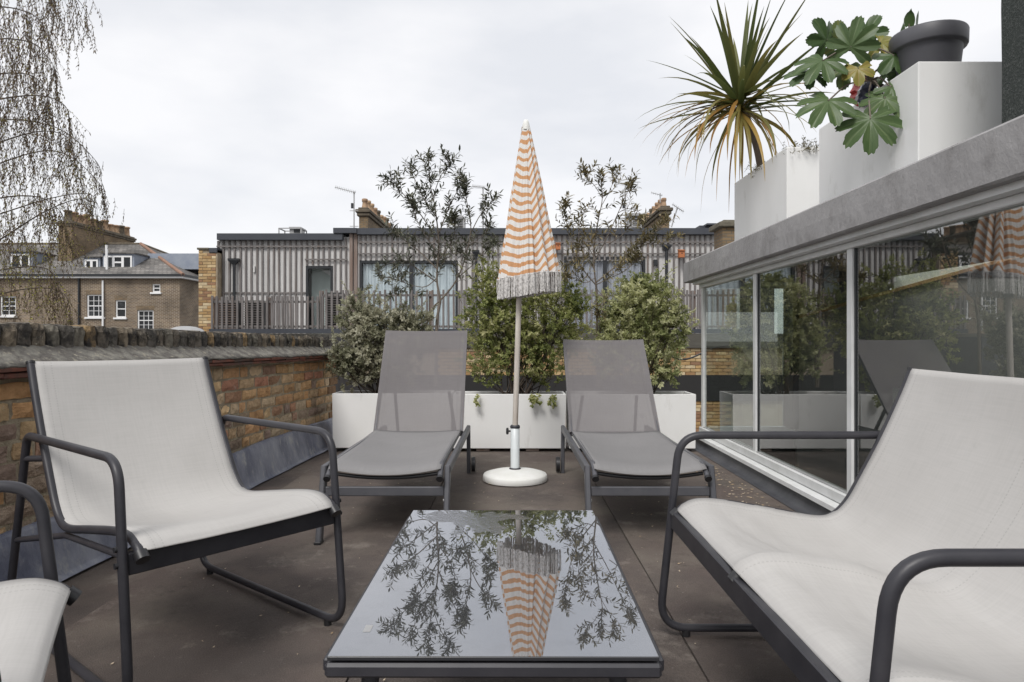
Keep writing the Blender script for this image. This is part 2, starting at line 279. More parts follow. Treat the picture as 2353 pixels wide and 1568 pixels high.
# ------------------------------------------------------------------ mesh helpers
def at(px, py, Y):
    return Vector(((px - CX) / FPX * Y, Y, EYE - (py - CY) / FPX * Y))
class MB:
    def __init__(s): s.v = []; s.f = []; s.t = []; s.uv = []; s.sm = []
    def add(s, vs, fs, tint=0.5, smooth=False, uvs=None):
        o = len(s.v); s.v += [tuple(p) for p in vs]
        for f in fs:
            s.f.append(tuple(i + o for i in f)); s.t.append(tint); s.sm.append(smooth)
            if uvs is not None: s.uv.append([uvs[i] for i in f])
        return s
    def box(s, a, b, ch=0.0, jit=0.0, rr=None, M=None):
        x0, y0, z0 = a; x1, y1, z1 = b
        if ch <= 0:
            P = [Vector((x, y, z)) for x in (x0, x1) for y in (y0, y1) for z in (z0, z1)]
            F = [(0, 1, 3, 2), (4, 6, 7, 5), (0, 4, 5, 1), (2, 3, 7, 6), (0, 2, 6, 4), (1, 5, 7, 3)]
        else:
            P = []; F = []; idx = {}
            X = (x0, x1); Yy = (y0, y1); Z = (z0, z1)
            for i in (0, 1):
                for j in (0, 1):
                    for k in (0, 1):
                        sx, sy, sz = (1 - 2 * i), (1 - 2 * j), (1 - 2 * k)
                        for a_ in range(3):
                            o = [ch, ch, ch]; o[a_] = 0
                            idx[i, j, k, a_] = len(P); P.append(Vector((X[i] + sx * o[0], Yy[j] + sy * o[1], Z[k] + sz * o[2])))
            for a_ in range(3):
                b_, c_ = (a_ + 1) % 3, (a_ + 2) % 3
                for e in (0, 1):
                    q = []
                    for (u, w_) in ((0, 0), (1, 0), (1, 1), (0, 1)):
                        t3 = [0, 0, 0]; t3[a_] = e; t3[b_] = u; t3[c_] = w_; q.append(idx[t3[0], t3[1], t3[2], a_])
                    F.append(tuple(q if e else q[::-1]))
            for a_ in range(3):
                b_, c_ = (a_ + 1) % 3, (a_ + 2) % 3
                for u in (0, 1):
                    for w_ in (0, 1):
                        q = []
                        for e, ax in ((0, b_), (0, c_), (1, c_), (1, b_)):
                            t3 = [0, 0, 0]; t3[a_] = e; t3[b_] = u; t3[c_] = w_; q.append(idx[t3[0], t3[1], t3[2], ax])
                        F.append(tuple(q if (u ^ w_) == 0 else q[::-1]))
            for i in (0, 1):
                for j in (0, 1):
                    for k in (0, 1):
                        q = [idx[i, j, k, a_] for a_ in range(3)]
                        F.append(tuple(q if (i + j + k) % 2 else q[::-1]))
        if jit and rr: P = [p + Vector((rr.uniform(-jit, jit), rr.uniform(-jit, jit), rr.uniform(-jit, jit))) for p in P]
        if M is not None: P = [M @ p for p in P]
        return s.add(P, F)
    def beam(s, p0, p1, wd, ht, ch=0, up=(0, 0, 1)):
        p0 = Vector(p0); p1 = Vector(p1); y = (p1 - p0); l = y.length; y.normalize(); u = Vector(up)
        x = y.cross(u); 
        if x.length < 1e-4: x = y.cross(Vector((0, 1, 0)))
        x.normalize(); z = x.cross(y)
        M = Matrix(((x.x, y.x, z.x, p0.x), (x.y, y.y, z.y, p0.y), (x.z, y.z, z.z, p0.z), (0, 0, 0, 1)))
        return s.box((-wd / 2, 0, -ht / 2), (wd / 2, l, ht / 2), ch, M=M)
    def tube(s, pts, r, n=10, cap=True, tint=.5):
        pts = [Vector(p) for p in pts]; rs = r if isinstance(r, (list, tuple)) else [r] * len(pts)
        V = []; F = []; prev = None
        for i, p in enumerate(pts):
            d = (pts[min(i + 1, len(pts) - 1)] - pts[max(i - 1, 0)]).normalized()
            if prev is None:
                a = Vector((0, 0, 1)) if abs(d.z) < .9 else Vector((1, 0, 0)); x = d.cross(a).normalized()
            else:
                x = prev - d * prev.dot(d)
                x.normalize()
            prev = x; y = d.cross(x)
            for k in range(n):
                t = 2 * math.pi * k / n; V.append(p + (x * math.cos(t) + y * math.sin(t)) * rs[i])
        m = len(pts)
        for i in range(m - 1):
            for k in range(n):
                F.append((i * n + k, i * n + (k + 1) % n, (i + 1) * n + (k + 1) % n, (i + 1) * n + k))
        s.add(V, F, tint, True)
        if cap:
            s.add(V[:n], [tuple(range(n))[::-1]], tint); s.add(V[-n:], [tuple(range(n))], tint)
        return s
    def lathe(s, prof, n=32, c=(0, 0, 0), smooth=True):
        V = []; F = []
        for (r, z) in prof:
            for k in range(n):
                t = 2 * math.pi * k / n; V.append((c[0] + r * math.cos(t), c[1] + r * math.sin(t), c[2] + z))
        for i in range(len(prof) - 1):
            for k in range(n): F.append((i * n + k, i * n + (k + 1) % n, (i + 1) * n + (k + 1) % n, (i + 1) * n + k))
        return s.add(V, F, .5, smooth)
    def grid(s, G, smooth=True, uv=None, tint=.5):
        a = len(G); b = len(G[0]); V = [p for row in G for p in row]; F = []
        for i in range(a - 1):
            for j in range(b - 1): F.append((i * b + j, i * b + j + 1, (i + 1) * b + j + 1, (i + 1) * b + j))
        return s.add(V, F, tint, smooth, [q for row in uv for q in row] if uv else None)
    def leaf(s, p, d, n, l, wd, tint, bend=.15):
        """lance leaf: two folded halves, four triangles each side"""
        sd_ = d.cross(n)
        if sd_.length < 1e-5: sd_ = d.orthogonal()
        sd_.normalize(); n = sd_.cross(d).normalized()
        m1 = p + d * l * .35 - n * l * bend * .3; m2 = p + d * l * .72 - n * l * bend * .7; e = p + d * l - n * l * bend * 1.3
        f = n * wd * .18
        V = [p, m1 + sd_ * wd * .5 + f, m1, m1 - sd_ * wd * .5 + f, m2 + sd_ * wd * .36 + f, m2, m2 - sd_ * wd * .36 + f, e]
        return s.add(V, [(0, 2, 1), (0, 3, 2), (1, 2, 5, 4), (2, 3, 6, 5), (4, 5, 7), (5, 6, 7)], tint)
    def mesh(s, name, m):
        me = bpy.data.meshes.new(name); me.from_pydata(s.v, [], s.f)
        if len(s.sm) == len(s.f): me.polygons.foreach_set('use_smooth', s.sm)
        a = me.attributes.new('tint', 'FLOAT', 'FACE'); a.data.foreach_set('value', s.t)
        if s.uv and len(s.uv) == len(s.f):
            ul = me.uv_layers.new(name='UVMap'); flat = []
            for u in s.uv:
                for q in u: flat += [q[0], q[1]]
            ul.data.foreach_set('uv', flat)
        me.materials.append(m if not isinstance(m, str) else K[m]); me.update(); return me
    def build(s, name, m, parent=None, **kw):
        return link(name, s.mesh(name, m), parent, **kw)
def link(name, me, parent=None, loc=(0, 0, 0), rot=(0, 0, 0), color=None, scale=None, kind=None):
    o = bpy.data.objects.new(name, me); COL.objects.link(o); o.parent = parent; o.location = loc; o.rotation_euler = rot
    if color: o.color = (*color, 1)
    if scale: o.scale = scale
    if kind: o['kind'] = kind
    return o
def tag(o, label, cat, group=None, kind=None):
    o['label'] = label; o['category'] = cat
    if group: o['group'] = group
    if kind: o['kind'] = kind
    return o
def thing(name, label, cat, loc=(0, 0, 0), rz=0, group=None):
    o = bpy.data.objects.new(name, None); COL.objects.link(o); o.location = loc; o.rotation_euler = (0, 0, rz); o.empty_display_size = .1
    return tag(o, label, cat, group)
def fillet(pts, rad, n=7):
    pts = [Vector(p) for p in pts]; rs = rad if isinstance(rad, (list, tuple)) else [rad] * (len(pts) - 2)
    out = [pts[0]]
    for i in range(1, len(pts) - 1):
        a, b, c = pts[i - 1], pts[i], pts[i + 1]; r = rs[i - 1]
        u = (a - b); v = (c - b); lu, lv = u.length, v.length; u.normalize(); v.normalize()
        ang = u.angle(v); t = min(r / math.tan(ang / 2), lu * .49, lv * .49)
        p, q = b + u * t, b + v * t
        for k in range(n + 1):
            s_ = k / n; out.append(p * (1 - s_) ** 2 + b * 2 * s_ * (1 - s_) + q * s_ * s_)
    out.append(pts[-1]); return out
def spline(pts, n=8):
    pts = [Vector(p) for p in pts]; P = [pts[0] * 2 - pts[1]] + pts + [pts[-1] * 2 - pts[-2]]; out = []
    for i in range(1, len(P) - 2):
        for k in range(n):
            t = k / n; a, b, c, d = P[i - 1:i + 3]
            out.append(.5 * ((2 * b) + (c - a) * t + (2 * a - 5 * b + 4 * c - d) * t * t + (3 * b - a - 3 * c + d) * t ** 3))
    out.append(pts[-1]); return out
def rdir(r): 
    while True:
        v = Vector((r.uniform(-1, 1), r.uniform(-1, 1), r.uniform(-1, 1)))
        if .05 < v.length < 1: return v.normalized()

# ------------------------------------------------------------------ ground and terrace
g = MB(); g.add([(-900, -900, -3.2), (900, -900, -3.2), (900, 900, -3.2), (-900, 900, -3.2)], [(0, 1, 2, 3)])
g.build('ground', 'ground', kind='structure')
slab = MB().box((-2.6, -1.6, -.35), (1.56, 6.35, -.012)); terr = slab.build('terrace', 'felt', kind='structure')
# felt sheets one metre wide, each lapped a little over the next
for i, (x0, x1) in enumerate(((-1.99, -1.4555), (-1.4515, -.4585), (-.4545, .5405), (.5445, 1.559))):
    m = MB(); NY = 60; zt = (0.0, .0045, .001, .0055)[i]; jx = random.Random(i)
    rowsT = []; 
    for k in range(NY + 1):
        y = -1.55 + 7.85 * k / NY; row = []
        for q in range(9):
            x = x0 + (x1 - x0) * q / 8
            if q in (0, 8) and i != 3 and q == 8: x += .004 * mnoise.noise((y * 2.1, i * 9.1, 0))
            z = zt + .0022 * mnoise.noise((x * 2.3, y * 1.7, 3.3)) * (1 if 0 < q < 8 else .3)
            row.append((x, y, z))
        rowsT.append(row)
    m.grid(rowsT)
    for e in (0, -1): m.grid([[rw[e], (rw[e][0], rw[e][1], zt - .02)] for rw in rowsT], smooth=False)
    m.build('felt_sheet', 'felt', terr)

# fallen petals by the window sill
m = MB(); r = random.Random(3)
for k in range(480):
    if k < 190: x, y = 1.50 - abs(r.gauss(0, .13)), r.uniform(3.2, 5.2) if r.random() < .8 else r.uniform(3, 6)
    else: x, y = r.uniform(-1.4, 1.3), r.uniform(1.7, 5.6)
    a = r.uniform(0, 6.3); s = r.uniform(.006, .016) * (1 if k < 190 else .48); e = r.uniform(.3, .6)
    c, si = math.cos(a), math.sin(a)
    V = [Vector((x + (u * c - v * si) * s, y + (u * si + v * c) * s, .0085 + h)) for (u, v, h) in ((-1, 0, .001), (0, -e, 0), (1, 0, .003), (0, e, .002))]
    m.add(V, [(0, 1, 2, 3)])
o = m.build('fallen_petals', 'petal'); tag(o, 'pale dry petals scattered on the felt beside the window sill', 'petals', kind='stuff')

# ------------------------------------------------------------------ left brick wall
WD = Vector((.0601, .9982, 0)).normalized(); WN = Vector((WD.y, -WD.x, 0))      # along the wall, and out of it
WO = Vector((-1.835, 2.63, 0))                                                    # face of the brickwork at s = 0
wall = thing('garden_wall', 'old stock brick parapet wall with sooty brick-on-edge coping on the terrace left', 'wall', WO, math.atan2(WD.y, WD.x))
# local frame: +x along the wall (away from camera), -y out of the wall to the terrace, z up
S0, S1 = -1.55, 3.62
slope = lambda s: -.0118 * s
MB().box((S0, .0105, -.30), (S1, .30, .80)).build('wall_core', 'mortar', wall)
rb = random.Random(11); courses = []
variants = {}
def brick_mesh(kind, idx, L_, H, D, rr):
    """box with a pitted, uneven front"""
    m = MB(); nx, nz_ = (6, 3) if L_ > .15 else (4, 3)
    G = []
    for j in range(nz_ + 1):
        row = []
        for i in range(nx + 1):
            x = (i / nx - .5) * L_; z = (j / nz_ - .5) * H
            edge = i in (0, nx) or j in (0, nz_)
            x += rr.uniform(-.0045, .0045); z += rr.uniform(-.0035, .0035)
            y = .007 + rr.uniform(-.002, .003) if edge else rr.uniform(-.005, .0055)
            row.append((x, y, z))
        G.append(row)
    m.grid(G, smooth=False)
    ring = [G[0][i] for i in range(nx + 1)] + [G[j][nx] for j in range(1, nz_ + 1)] + [G[nz_][i] for i in range(nx - 1, -1, -1)] + [G[j][0] for j in range(nz_ - 1, 0, -1)]
    k = len(ring); V = ring + [(p[0], D, p[2]) for p in ring]
    m.add(V, [(i, i + k, (i + 1) % k + k, (i + 1) % k) for i in range(k)])
    return m.mesh('brick', 'brick')
for kind, L_ in (('s', .210), ('h', .098)):
    variants[kind] = [brick_mesh(kind, i, L_, .0615, .03, random.Random(100 + i + (50 if kind == 'h' else 0))) for i in range(8)]
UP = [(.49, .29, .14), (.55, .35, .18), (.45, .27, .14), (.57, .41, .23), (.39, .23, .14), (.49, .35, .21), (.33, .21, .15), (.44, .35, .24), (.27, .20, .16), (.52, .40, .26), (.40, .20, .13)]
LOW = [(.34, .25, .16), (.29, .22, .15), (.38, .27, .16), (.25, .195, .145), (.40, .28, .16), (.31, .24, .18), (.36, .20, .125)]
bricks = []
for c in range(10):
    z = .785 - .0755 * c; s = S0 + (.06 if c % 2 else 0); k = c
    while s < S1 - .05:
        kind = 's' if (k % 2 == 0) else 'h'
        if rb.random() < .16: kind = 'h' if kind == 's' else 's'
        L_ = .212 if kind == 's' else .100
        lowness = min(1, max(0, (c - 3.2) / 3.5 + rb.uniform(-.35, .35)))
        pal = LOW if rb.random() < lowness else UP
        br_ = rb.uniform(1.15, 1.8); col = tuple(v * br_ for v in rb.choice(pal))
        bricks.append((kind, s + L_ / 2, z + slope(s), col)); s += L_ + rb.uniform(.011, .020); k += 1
near = sorted(bricks, key=lambda b: abs(b[1] - .9))
rest = near[290:]
for kind, s, z, col in near[:290]:
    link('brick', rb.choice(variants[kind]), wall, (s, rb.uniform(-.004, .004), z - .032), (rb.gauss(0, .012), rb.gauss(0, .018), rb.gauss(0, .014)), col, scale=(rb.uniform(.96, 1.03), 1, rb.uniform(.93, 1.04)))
if rest:
    m = MB()
    for kind, s, z, col in rest: m.box((s - (.106 if kind == 's' else .05), 0, z - .064), (s + (.106 if kind == 's' else .05), .03, z), .005, .002, rb)
    o = m.build('brick_remainder', 'brick', wall, kind='stuff'); o.color = (.36, .22, .12, 1)
# creasing tiles: two thin courses
tm = [MB().box((-.132, -.052, -.0085), (.132, .1, .0085), .003, .0018, random.Random(i)).mesh('creasing_tile', 'tile') for i in range(4)]
for lay, (zz, off) in enumerate(((.812, -.004), (.833, -.014))):
    s = S0 + .13 * lay
    while s < S1 - .05:
        link('creasing_tile', rb.choice(tm), wall, (s + .132, off + rb.uniform(-.003, .003), zz + slope(s) + rb.uniform(-.0012, .0012)), (0, rb.gauss(0, .004), 0)); s += .2665
# mortar weathering
m = MB(); G = []
NS = 150
for i in range(NS + 1):
    s = S0 + (S1 - S0) * i / NS; row = []
    for j, (y, z) in enumerate(((.10, .842), (-.066, .842), (-.070, .848), (-.040, .868), (-.008, .888), (.022, .906), (.045, .925), (.09, .925))):
        q = .006 * mnoise.noise((s * 14, j * 1.7, 2)) + .004 * mnoise.noise((s * 40, j * 3.1, 7))
        row.append((s, y + q * (j > 0), z + slope(s) + q))
    G.append(row)
m.grid(G); m.build('mortar_fillet', 'flaunch', wall)
# brick-on-edge coping
cm = []
for i in range(7):
    rr = random.Random(300 + i); m = MB(); G = []
    for j in range(5):
        row = []
        for q in range(5):
            row.append(((q / 4 - .5) * .066 + rr.uniform(-.002, .002), (.006 if q in (0, 4) else 0) + rr.uniform(-.004, .003) + (.008 if j == 4 else 0), j / 4 * .105 + rr.uniform(-.003, .003)))
        G.append(row)
    m.grid(G, smooth=False)
    T = [G[4], [(p[0], .06, .109 + rr.uniform(-.003, .003)) for p in G[4]], [(p[0], .215, .104) for p in G[4]], [(p[0], .22, 0) for p in G[4]]]
    m.grid(T, smooth=False)
    for q in (0, 4):
        V = [G[j][q] for j in range(5)] + [T[k][q] for k in (1, 2, 3)]; m.add(V, [tuple(range(len(V)))])
    cm.append(m.mesh('coping_brick', 'coping'))
s = S0
while s < S1 - .03:
    pal = rb.choice([(.24, .205, .16), (.19, .165, .135), (.29, .24, .175), (.36, .25, .13), (.16, .145, .125), (.23, .21, .17)])
    link('coping_brick', rb.choice(cm), wall, (s + .037, .036 + rb.uniform(-.006, .004), .900 + slope(s) + rb.uniform(-.005, .004)), (0, rb.gauss(0, .02), rb.gauss(0, .03)), pal)
    s += .0755
MB().box((S0, .055, .84), (S1, .245, .985)).build('coping_mortar', 'flaunch', wall)
# lead flashing dressed up the wall in lengths
for i in range(4):
    a = S0 + i * 1.3; b = min(a + 1.315, S1); m = MB(); G = []
    for k in range(41):
        s = a + (b - a) * k / 40; row = []
        for j, (y, z) in enumerate(((-.098, .010), (-.082, .012), (-.072, .03), (-.054, .10), (-.036, .17), (-.020, .225), (-.012, .238), (.012, .240))):
            q = .006 * mnoise.noise((s * 3.5, j * .9, 5)); top = .018 * mnoise.noise((s * 1.6, 1, 1)) * (j >= 5)
            row.append((s, y + q + .002 * (i % 2), z + q * .5 + top + .002 * (i % 2)))
        G.append(row)
    m.grid(G); m.build('lead_flashing', 'lead', wall)

# ------------------------------------------------------------------ glazed extension on the right
ext = thing('glazed_extension', 'low flat roofed extension with grey fascia and large white framed windows', 'building', (0, 0, 0))
GX, Y1, Y0 = 1.68, 5.98, -1.6
m = MB(); NS = 90; G = []
for i in range(NS + 1):      # fascia: slightly uneven rendered upstand with a rounded arris
    y = Y0 + (6.17 - Y0) * i / NS; row = []
    for j, (x, z) in enumerate(((1.80, 1.452), (1.56, 1.448), (1.55, 1.456), (1.549, 1.54), (1.552, 1.624), (1.562, 1.634), (1.66, 1.640), (1.75, 1.66))):
        q = .0025 * mnoise.noise((y * 3, j * 2.2, 9)); row.append((x + q, y, z + q * .8))
    G.append(row)
m.grid(G, smooth=False)
m.add(G[-1], [tuple(range(8))])
m.build('fascia', 'render', ext)
MB().box((1.552, 6.10, 1.452), (6, 6.168, 1.63)).build('end_fascia', 'render', ext)
MB().box((1.70, Y0, 1.475), (3.26, 6.09, 1.60)).box((5.52, Y0, 1.475), (6, 6.09, 1.60)).box((3.26, Y0, 1.475), (5.52, 1.4, 1.60)).box((3.26, 5.85, 1.475), (5.52, 6.09, 1.60)).build('roof', 'lead2', ext)  # middle left open: an added roof opening that lets daylight into the room
MB().box((5.45, 1.4, 1.35), (5.515, 5.84, 2.5)).build('added_lightwell_wall', 'cream_in', ext)  # pale wall of the added light opening, out of view
MB().box((1.60, Y0, 1.424), (1.86, 6.05, 1.449)).build('soffit', 'white_paint', ext)
MB().box((GX - .028, Y0, 1.392), (GX + .04, Y1 + .05, 1.4235), .004).build('top_rail', 'white_paint', ext)
MB().box((GX - .030, Y0, .118), (GX + .045, Y1 + .05, .172), .004).build('bottom_rail', 'white_paint', ext)
MB().box((GX - .012, Y0, .172), (GX + .02, Y1 + .02, .180)).build('bead', 'galv', ext)
m = MB(); m.grid([[(1.70, y, .117), (1.616, y, .112), (1.604, y, .108), (1.602, y, .084), (1.625, y, .082), (1.75, y, .082)] for y in (Y0, 0, 3, Y1 + .12)], smooth=False); m.add([(1.70, Y1 + .12, .117), (1.616, Y1 + .12, .112), (1.602, Y1 + .12, .084), (1.75, Y1 + .12, .082)], [(0, 1, 2, 3)])
m.build('sill', 'white_paint', ext)
for i in range(7):
    a = Y0 + i * 1.1; b = min(a + 1.102, 6.09); G = []
    for k in range(13):
        y = a + (b - a) * k / 12; q = .004 * mnoise.noise((y * 6, i, 3)); G.append([(1.63 + q, y, .082), (1.622 + q, y, .05), (1.61 + q, y, .02), (1.585, y, .010), (1.545, y, .009)])
    MB().grid(G).build('lead_upstand', 'lead2', ext)
for yy in (5.98, 4.69, 3.37, 2.05, .73):
    f = MB().box((GX - .016, yy - .026, .17), (GX + .012, yy + .026, 1.393), .003).build('mullion', 'white_paint', ext)
    if yy < 5.9: MB().box((GX - .006, yy + .0265, .18), (GX + .012, yy + .038, 1.39)).build('glazing_gasket', 'galv', f); MB().box((GX - .004, yy - .042, .18), (GX + .012, yy - .0265, 1.39)).build('glazing_gasket', 'anth', f)
for a, b in ((4.74, 5.95), (3.42, 4.64), (2.10, 3.32), (.78, 2.0), (-1.5, .68)):
    MB().box((GX + .001, a - .03, .178), (GX + .007, b + .03, 1.392)).build('window_pane', 'win_glass', ext)
# glazed end wall
MB().box((GX + .05, Y1 + .0, .12), (5.9, Y1 + .06, .175)).build('end_rail', 'white_paint', ext)
MB().box((GX + .05, Y1 + .0, 1.39), (5.9, Y1 + .06, 1.44)).build('end_rail', 'white_paint', ext)
MB().box((2.40, Y1 - .15, .175), (2.449, Y1 + .06, 1.389)).build('end_mullion', 'anth', ext)
for a, b in ((1.70, 2.399),): MB().box((a, Y1 + .02, .176), (b, Y1 + .026, 1.389)).build('end_pane', 'win_glass', ext)
MB().box((GX - .0, Y0, -2.6), (1.80, Y1 + .06, .080)).build('plinth', 'dark', ext)
MB().box((1.8, Y1 - .04, -2.6), (5.9, Y1 + .05, .117)).build('end_plinth', 'dark', ext)
# interior: pale blockwork, sloping soffit with an orange edge board, dark room behind
MB().box((1.81, Y0, -.75), (5.95, Y1 - .05, -.70)).build('interior_floor', 'grey_in', ext)
MB().box((5.5, Y0, -.7), (5.6, Y1 - .05, 1.34)).build('interior_wall', 'dark', ext)
bl = MB().box((-.006, -.2, -.1), (.006, .2, .1), .003).mesh('block', 'block')
MB().box((2.95, 2.2, -.7), (3.05, 5.1, .58)).build('block_wall', 'block', ext)
for k in range(6):
    yy = 2.2 + (.2 if k % 2 else 0)
    while yy < 4.9:
        link('block', bl, ext, (2.947, yy + .2, -.59 + k * .212), color=(1, 1, 1)); yy += .412
def prism(poly, y0, y1):
    n = len(poly); return MB().add([(x, y0, z) for x, z in poly] + [(x, y1, z) for x, z in poly], [tuple(range(n))[::-1], tuple(range(n, 2 * n))] + [(i, (i + 1) % n, (i + 1) % n + n, i + n) for i in range(n)])
prism([(2.45, -.7), (5.45, -.7), (5.45, 1.97), (2.45, 1.135)], 5.86, 5.90).build('end_wall', 'grey_in', ext)
prism([(2.45, 1.135), (3.25, 1.358), (3.25, 1.47), (2.45, 1.47)], 5.87, 5.90).build('end_wall_upper', 'grey_in', ext)
prism([(3.27, 1.364), (5.44, 1.967), (5.44, 2.5), (3.27, 2.5)], 5.845, 5.88).build('end_wall_upper', 'cream_in', ext)
MB().beam((2.45, 5.83, 1.135), (5.44, 5.83, 1.967), .04, .026).build('edge_board', 'orange_wood', ext)
m = MB(); m.add([(2.3, 2.75, -.7), (2.32, 2.75, .85), (2.9, 3.25, .85), (3.3, 3.6, .2), (3.3, 3.6, -.7)], [(0, 1, 2, 3, 4)]); o = m.build('interior_screen', 'grey_in', ext)
o.modifiers.new('thick', 'SOLIDIFY').thickness = .03

# white planters on the roof, chimney wall
def roof_planter(label, y0, y1, x0=2.0, x1=2.75, z1=2.345):
    t = thing('roof_planter', label, 'planter', ((x0 + x1) / 2, (y0 + y1) / 2, 1.60), 0, 'white planters on the extension roof')
    cx, cy = (x0 + x1) / 2, (y0 + y1) / 2; a, b = x0 - cx, x1 - cx; c, d = y0 - cy, y1 - cy; h = z1 - 1.6; th = .03
    m = MB(); V = []; 
    for (i, z) in ((0, 0), (0, h), (th, h + 0), (th, h - .09)):
        V += [(a + i, c + i, z), (b - i, c + i, z), (b - i, d - i, z), (a + i, d - i, z)]
    F = []
    for k in range(3):
        for q in range(4): F.append((k * 4 + q, k * 4 + (q + 1) % 4, k * 4 + 4 + (q + 1) % 4, k * 4 + 4 + q))
    F.append((3, 2, 1, 0)); m.add(V, F); o = m.build('planter_shell', 'white', t); bv = o.modifiers.new('bevel', 'BEVEL'); bv.width = .005; bv.segments = 2
    s = MB(); s.grid([[(a + th + (b - a - 2 * th) * i / 8, c + th + (d - c - 2 * th) * j / 8, h - .06 + .02 * mnoise.noise((i * .7, j * .7, y0))) for i in range(9)] for j in range(9)]); s.build('soil', 'soil', t)
    return t
roof_planter('white roof planter holding the spiky cordyline', 4.97, 6.14)
roof_planter('white roof planter holding the big leaved shrub and dark pot', 3.36, 4.45, z1=2.315)
t = thing('chimney_wall', 'dark pebbledashed wall rising at the top right edge', 'wall', (2.55, 2.4, 1.6))
m = MB(); NS = 14; G = []
for i in range(NS + 1):
    z = -.05 + 3.6 * i / NS; q = .012 * mnoise.noise((z * 2, 3, 1)); G.append([(.7, .49, z), (-.47 + q, .49, z), (-.498 + q, .46, z), (-.498 + q, -1.2, z), (.7, -1.2, z)])
m.grid(G, smooth=False); m.build('wall_face', 'dash', t)

# ------------------------------------------------------------------ terrace planters
def planter(label, x0, x1, yf=5.69, yb=6.03, zb=.036, h=.455):
    t = thing('trough_planter', label, 'planter', ((x0 + x1) / 2, (yf + yb) / 2, 0), 0, 'white trough planters along the terrace end')
    cx, cy = (x0 + x1) / 2, (yf + yb) / 2; a, b, c, d = x0 - cx, x1 - cx, yf - cy, yb - cy; th = .016
    V = []; F = []
    for (i, z) in ((.004, zb), (0, zb + h), (th, zb + h), (th, zb + h - .07)):
        V += [(a + i, c + i, z), (b - i, c + i, z), (b - i, d - i, z), (a + i, d - i, z)]
    for k in range(3):
        for q in range(4): F.append((k * 4 + q, k * 4 + (q + 1) % 4, k * 4 + 4 + (q + 1) % 4, k * 4 + 4 + q))
    F.append((3, 2, 1, 0)); o = MB().add(V, F).build('trough', 'white', t); bv = o.modifiers.new('bevel', 'BEVEL'); bv.width = .004; bv.segments = 2
    s = MB(); s.grid([[(a + th + (b - a - 2 * th) * i / 10, c + th + (d - c - 2 * th) * j / 4, zb + h - .035 + .02 * mnoise.noise((i * .8, j * .8, x0))) for i in range(11)] for j in range(5)]); s.build('soil', 'soil', t)
    for xx in (a + .25, b - .28): MB().box((xx - .055, c + .02, 0.006), (xx + .055, c + .22, zb - .001), .004, .002, random.Random(int(xx * 100) + 9)).build('support_brick', 'postbrown', t)
    return t
PX = [(-1.50, -.506), (-.494, .452), (.474, 1.530)]
planter('white trough planter in the left corner by the brick wall', *PX[0])
planter('white trough planter behind the parasol, trailing leaves over its rim', *PX[1], yf=5.70, zb=.030)
planter('white trough planter beside the window corner', *PX[2], yf=5.67, zb=.034, h=.452)

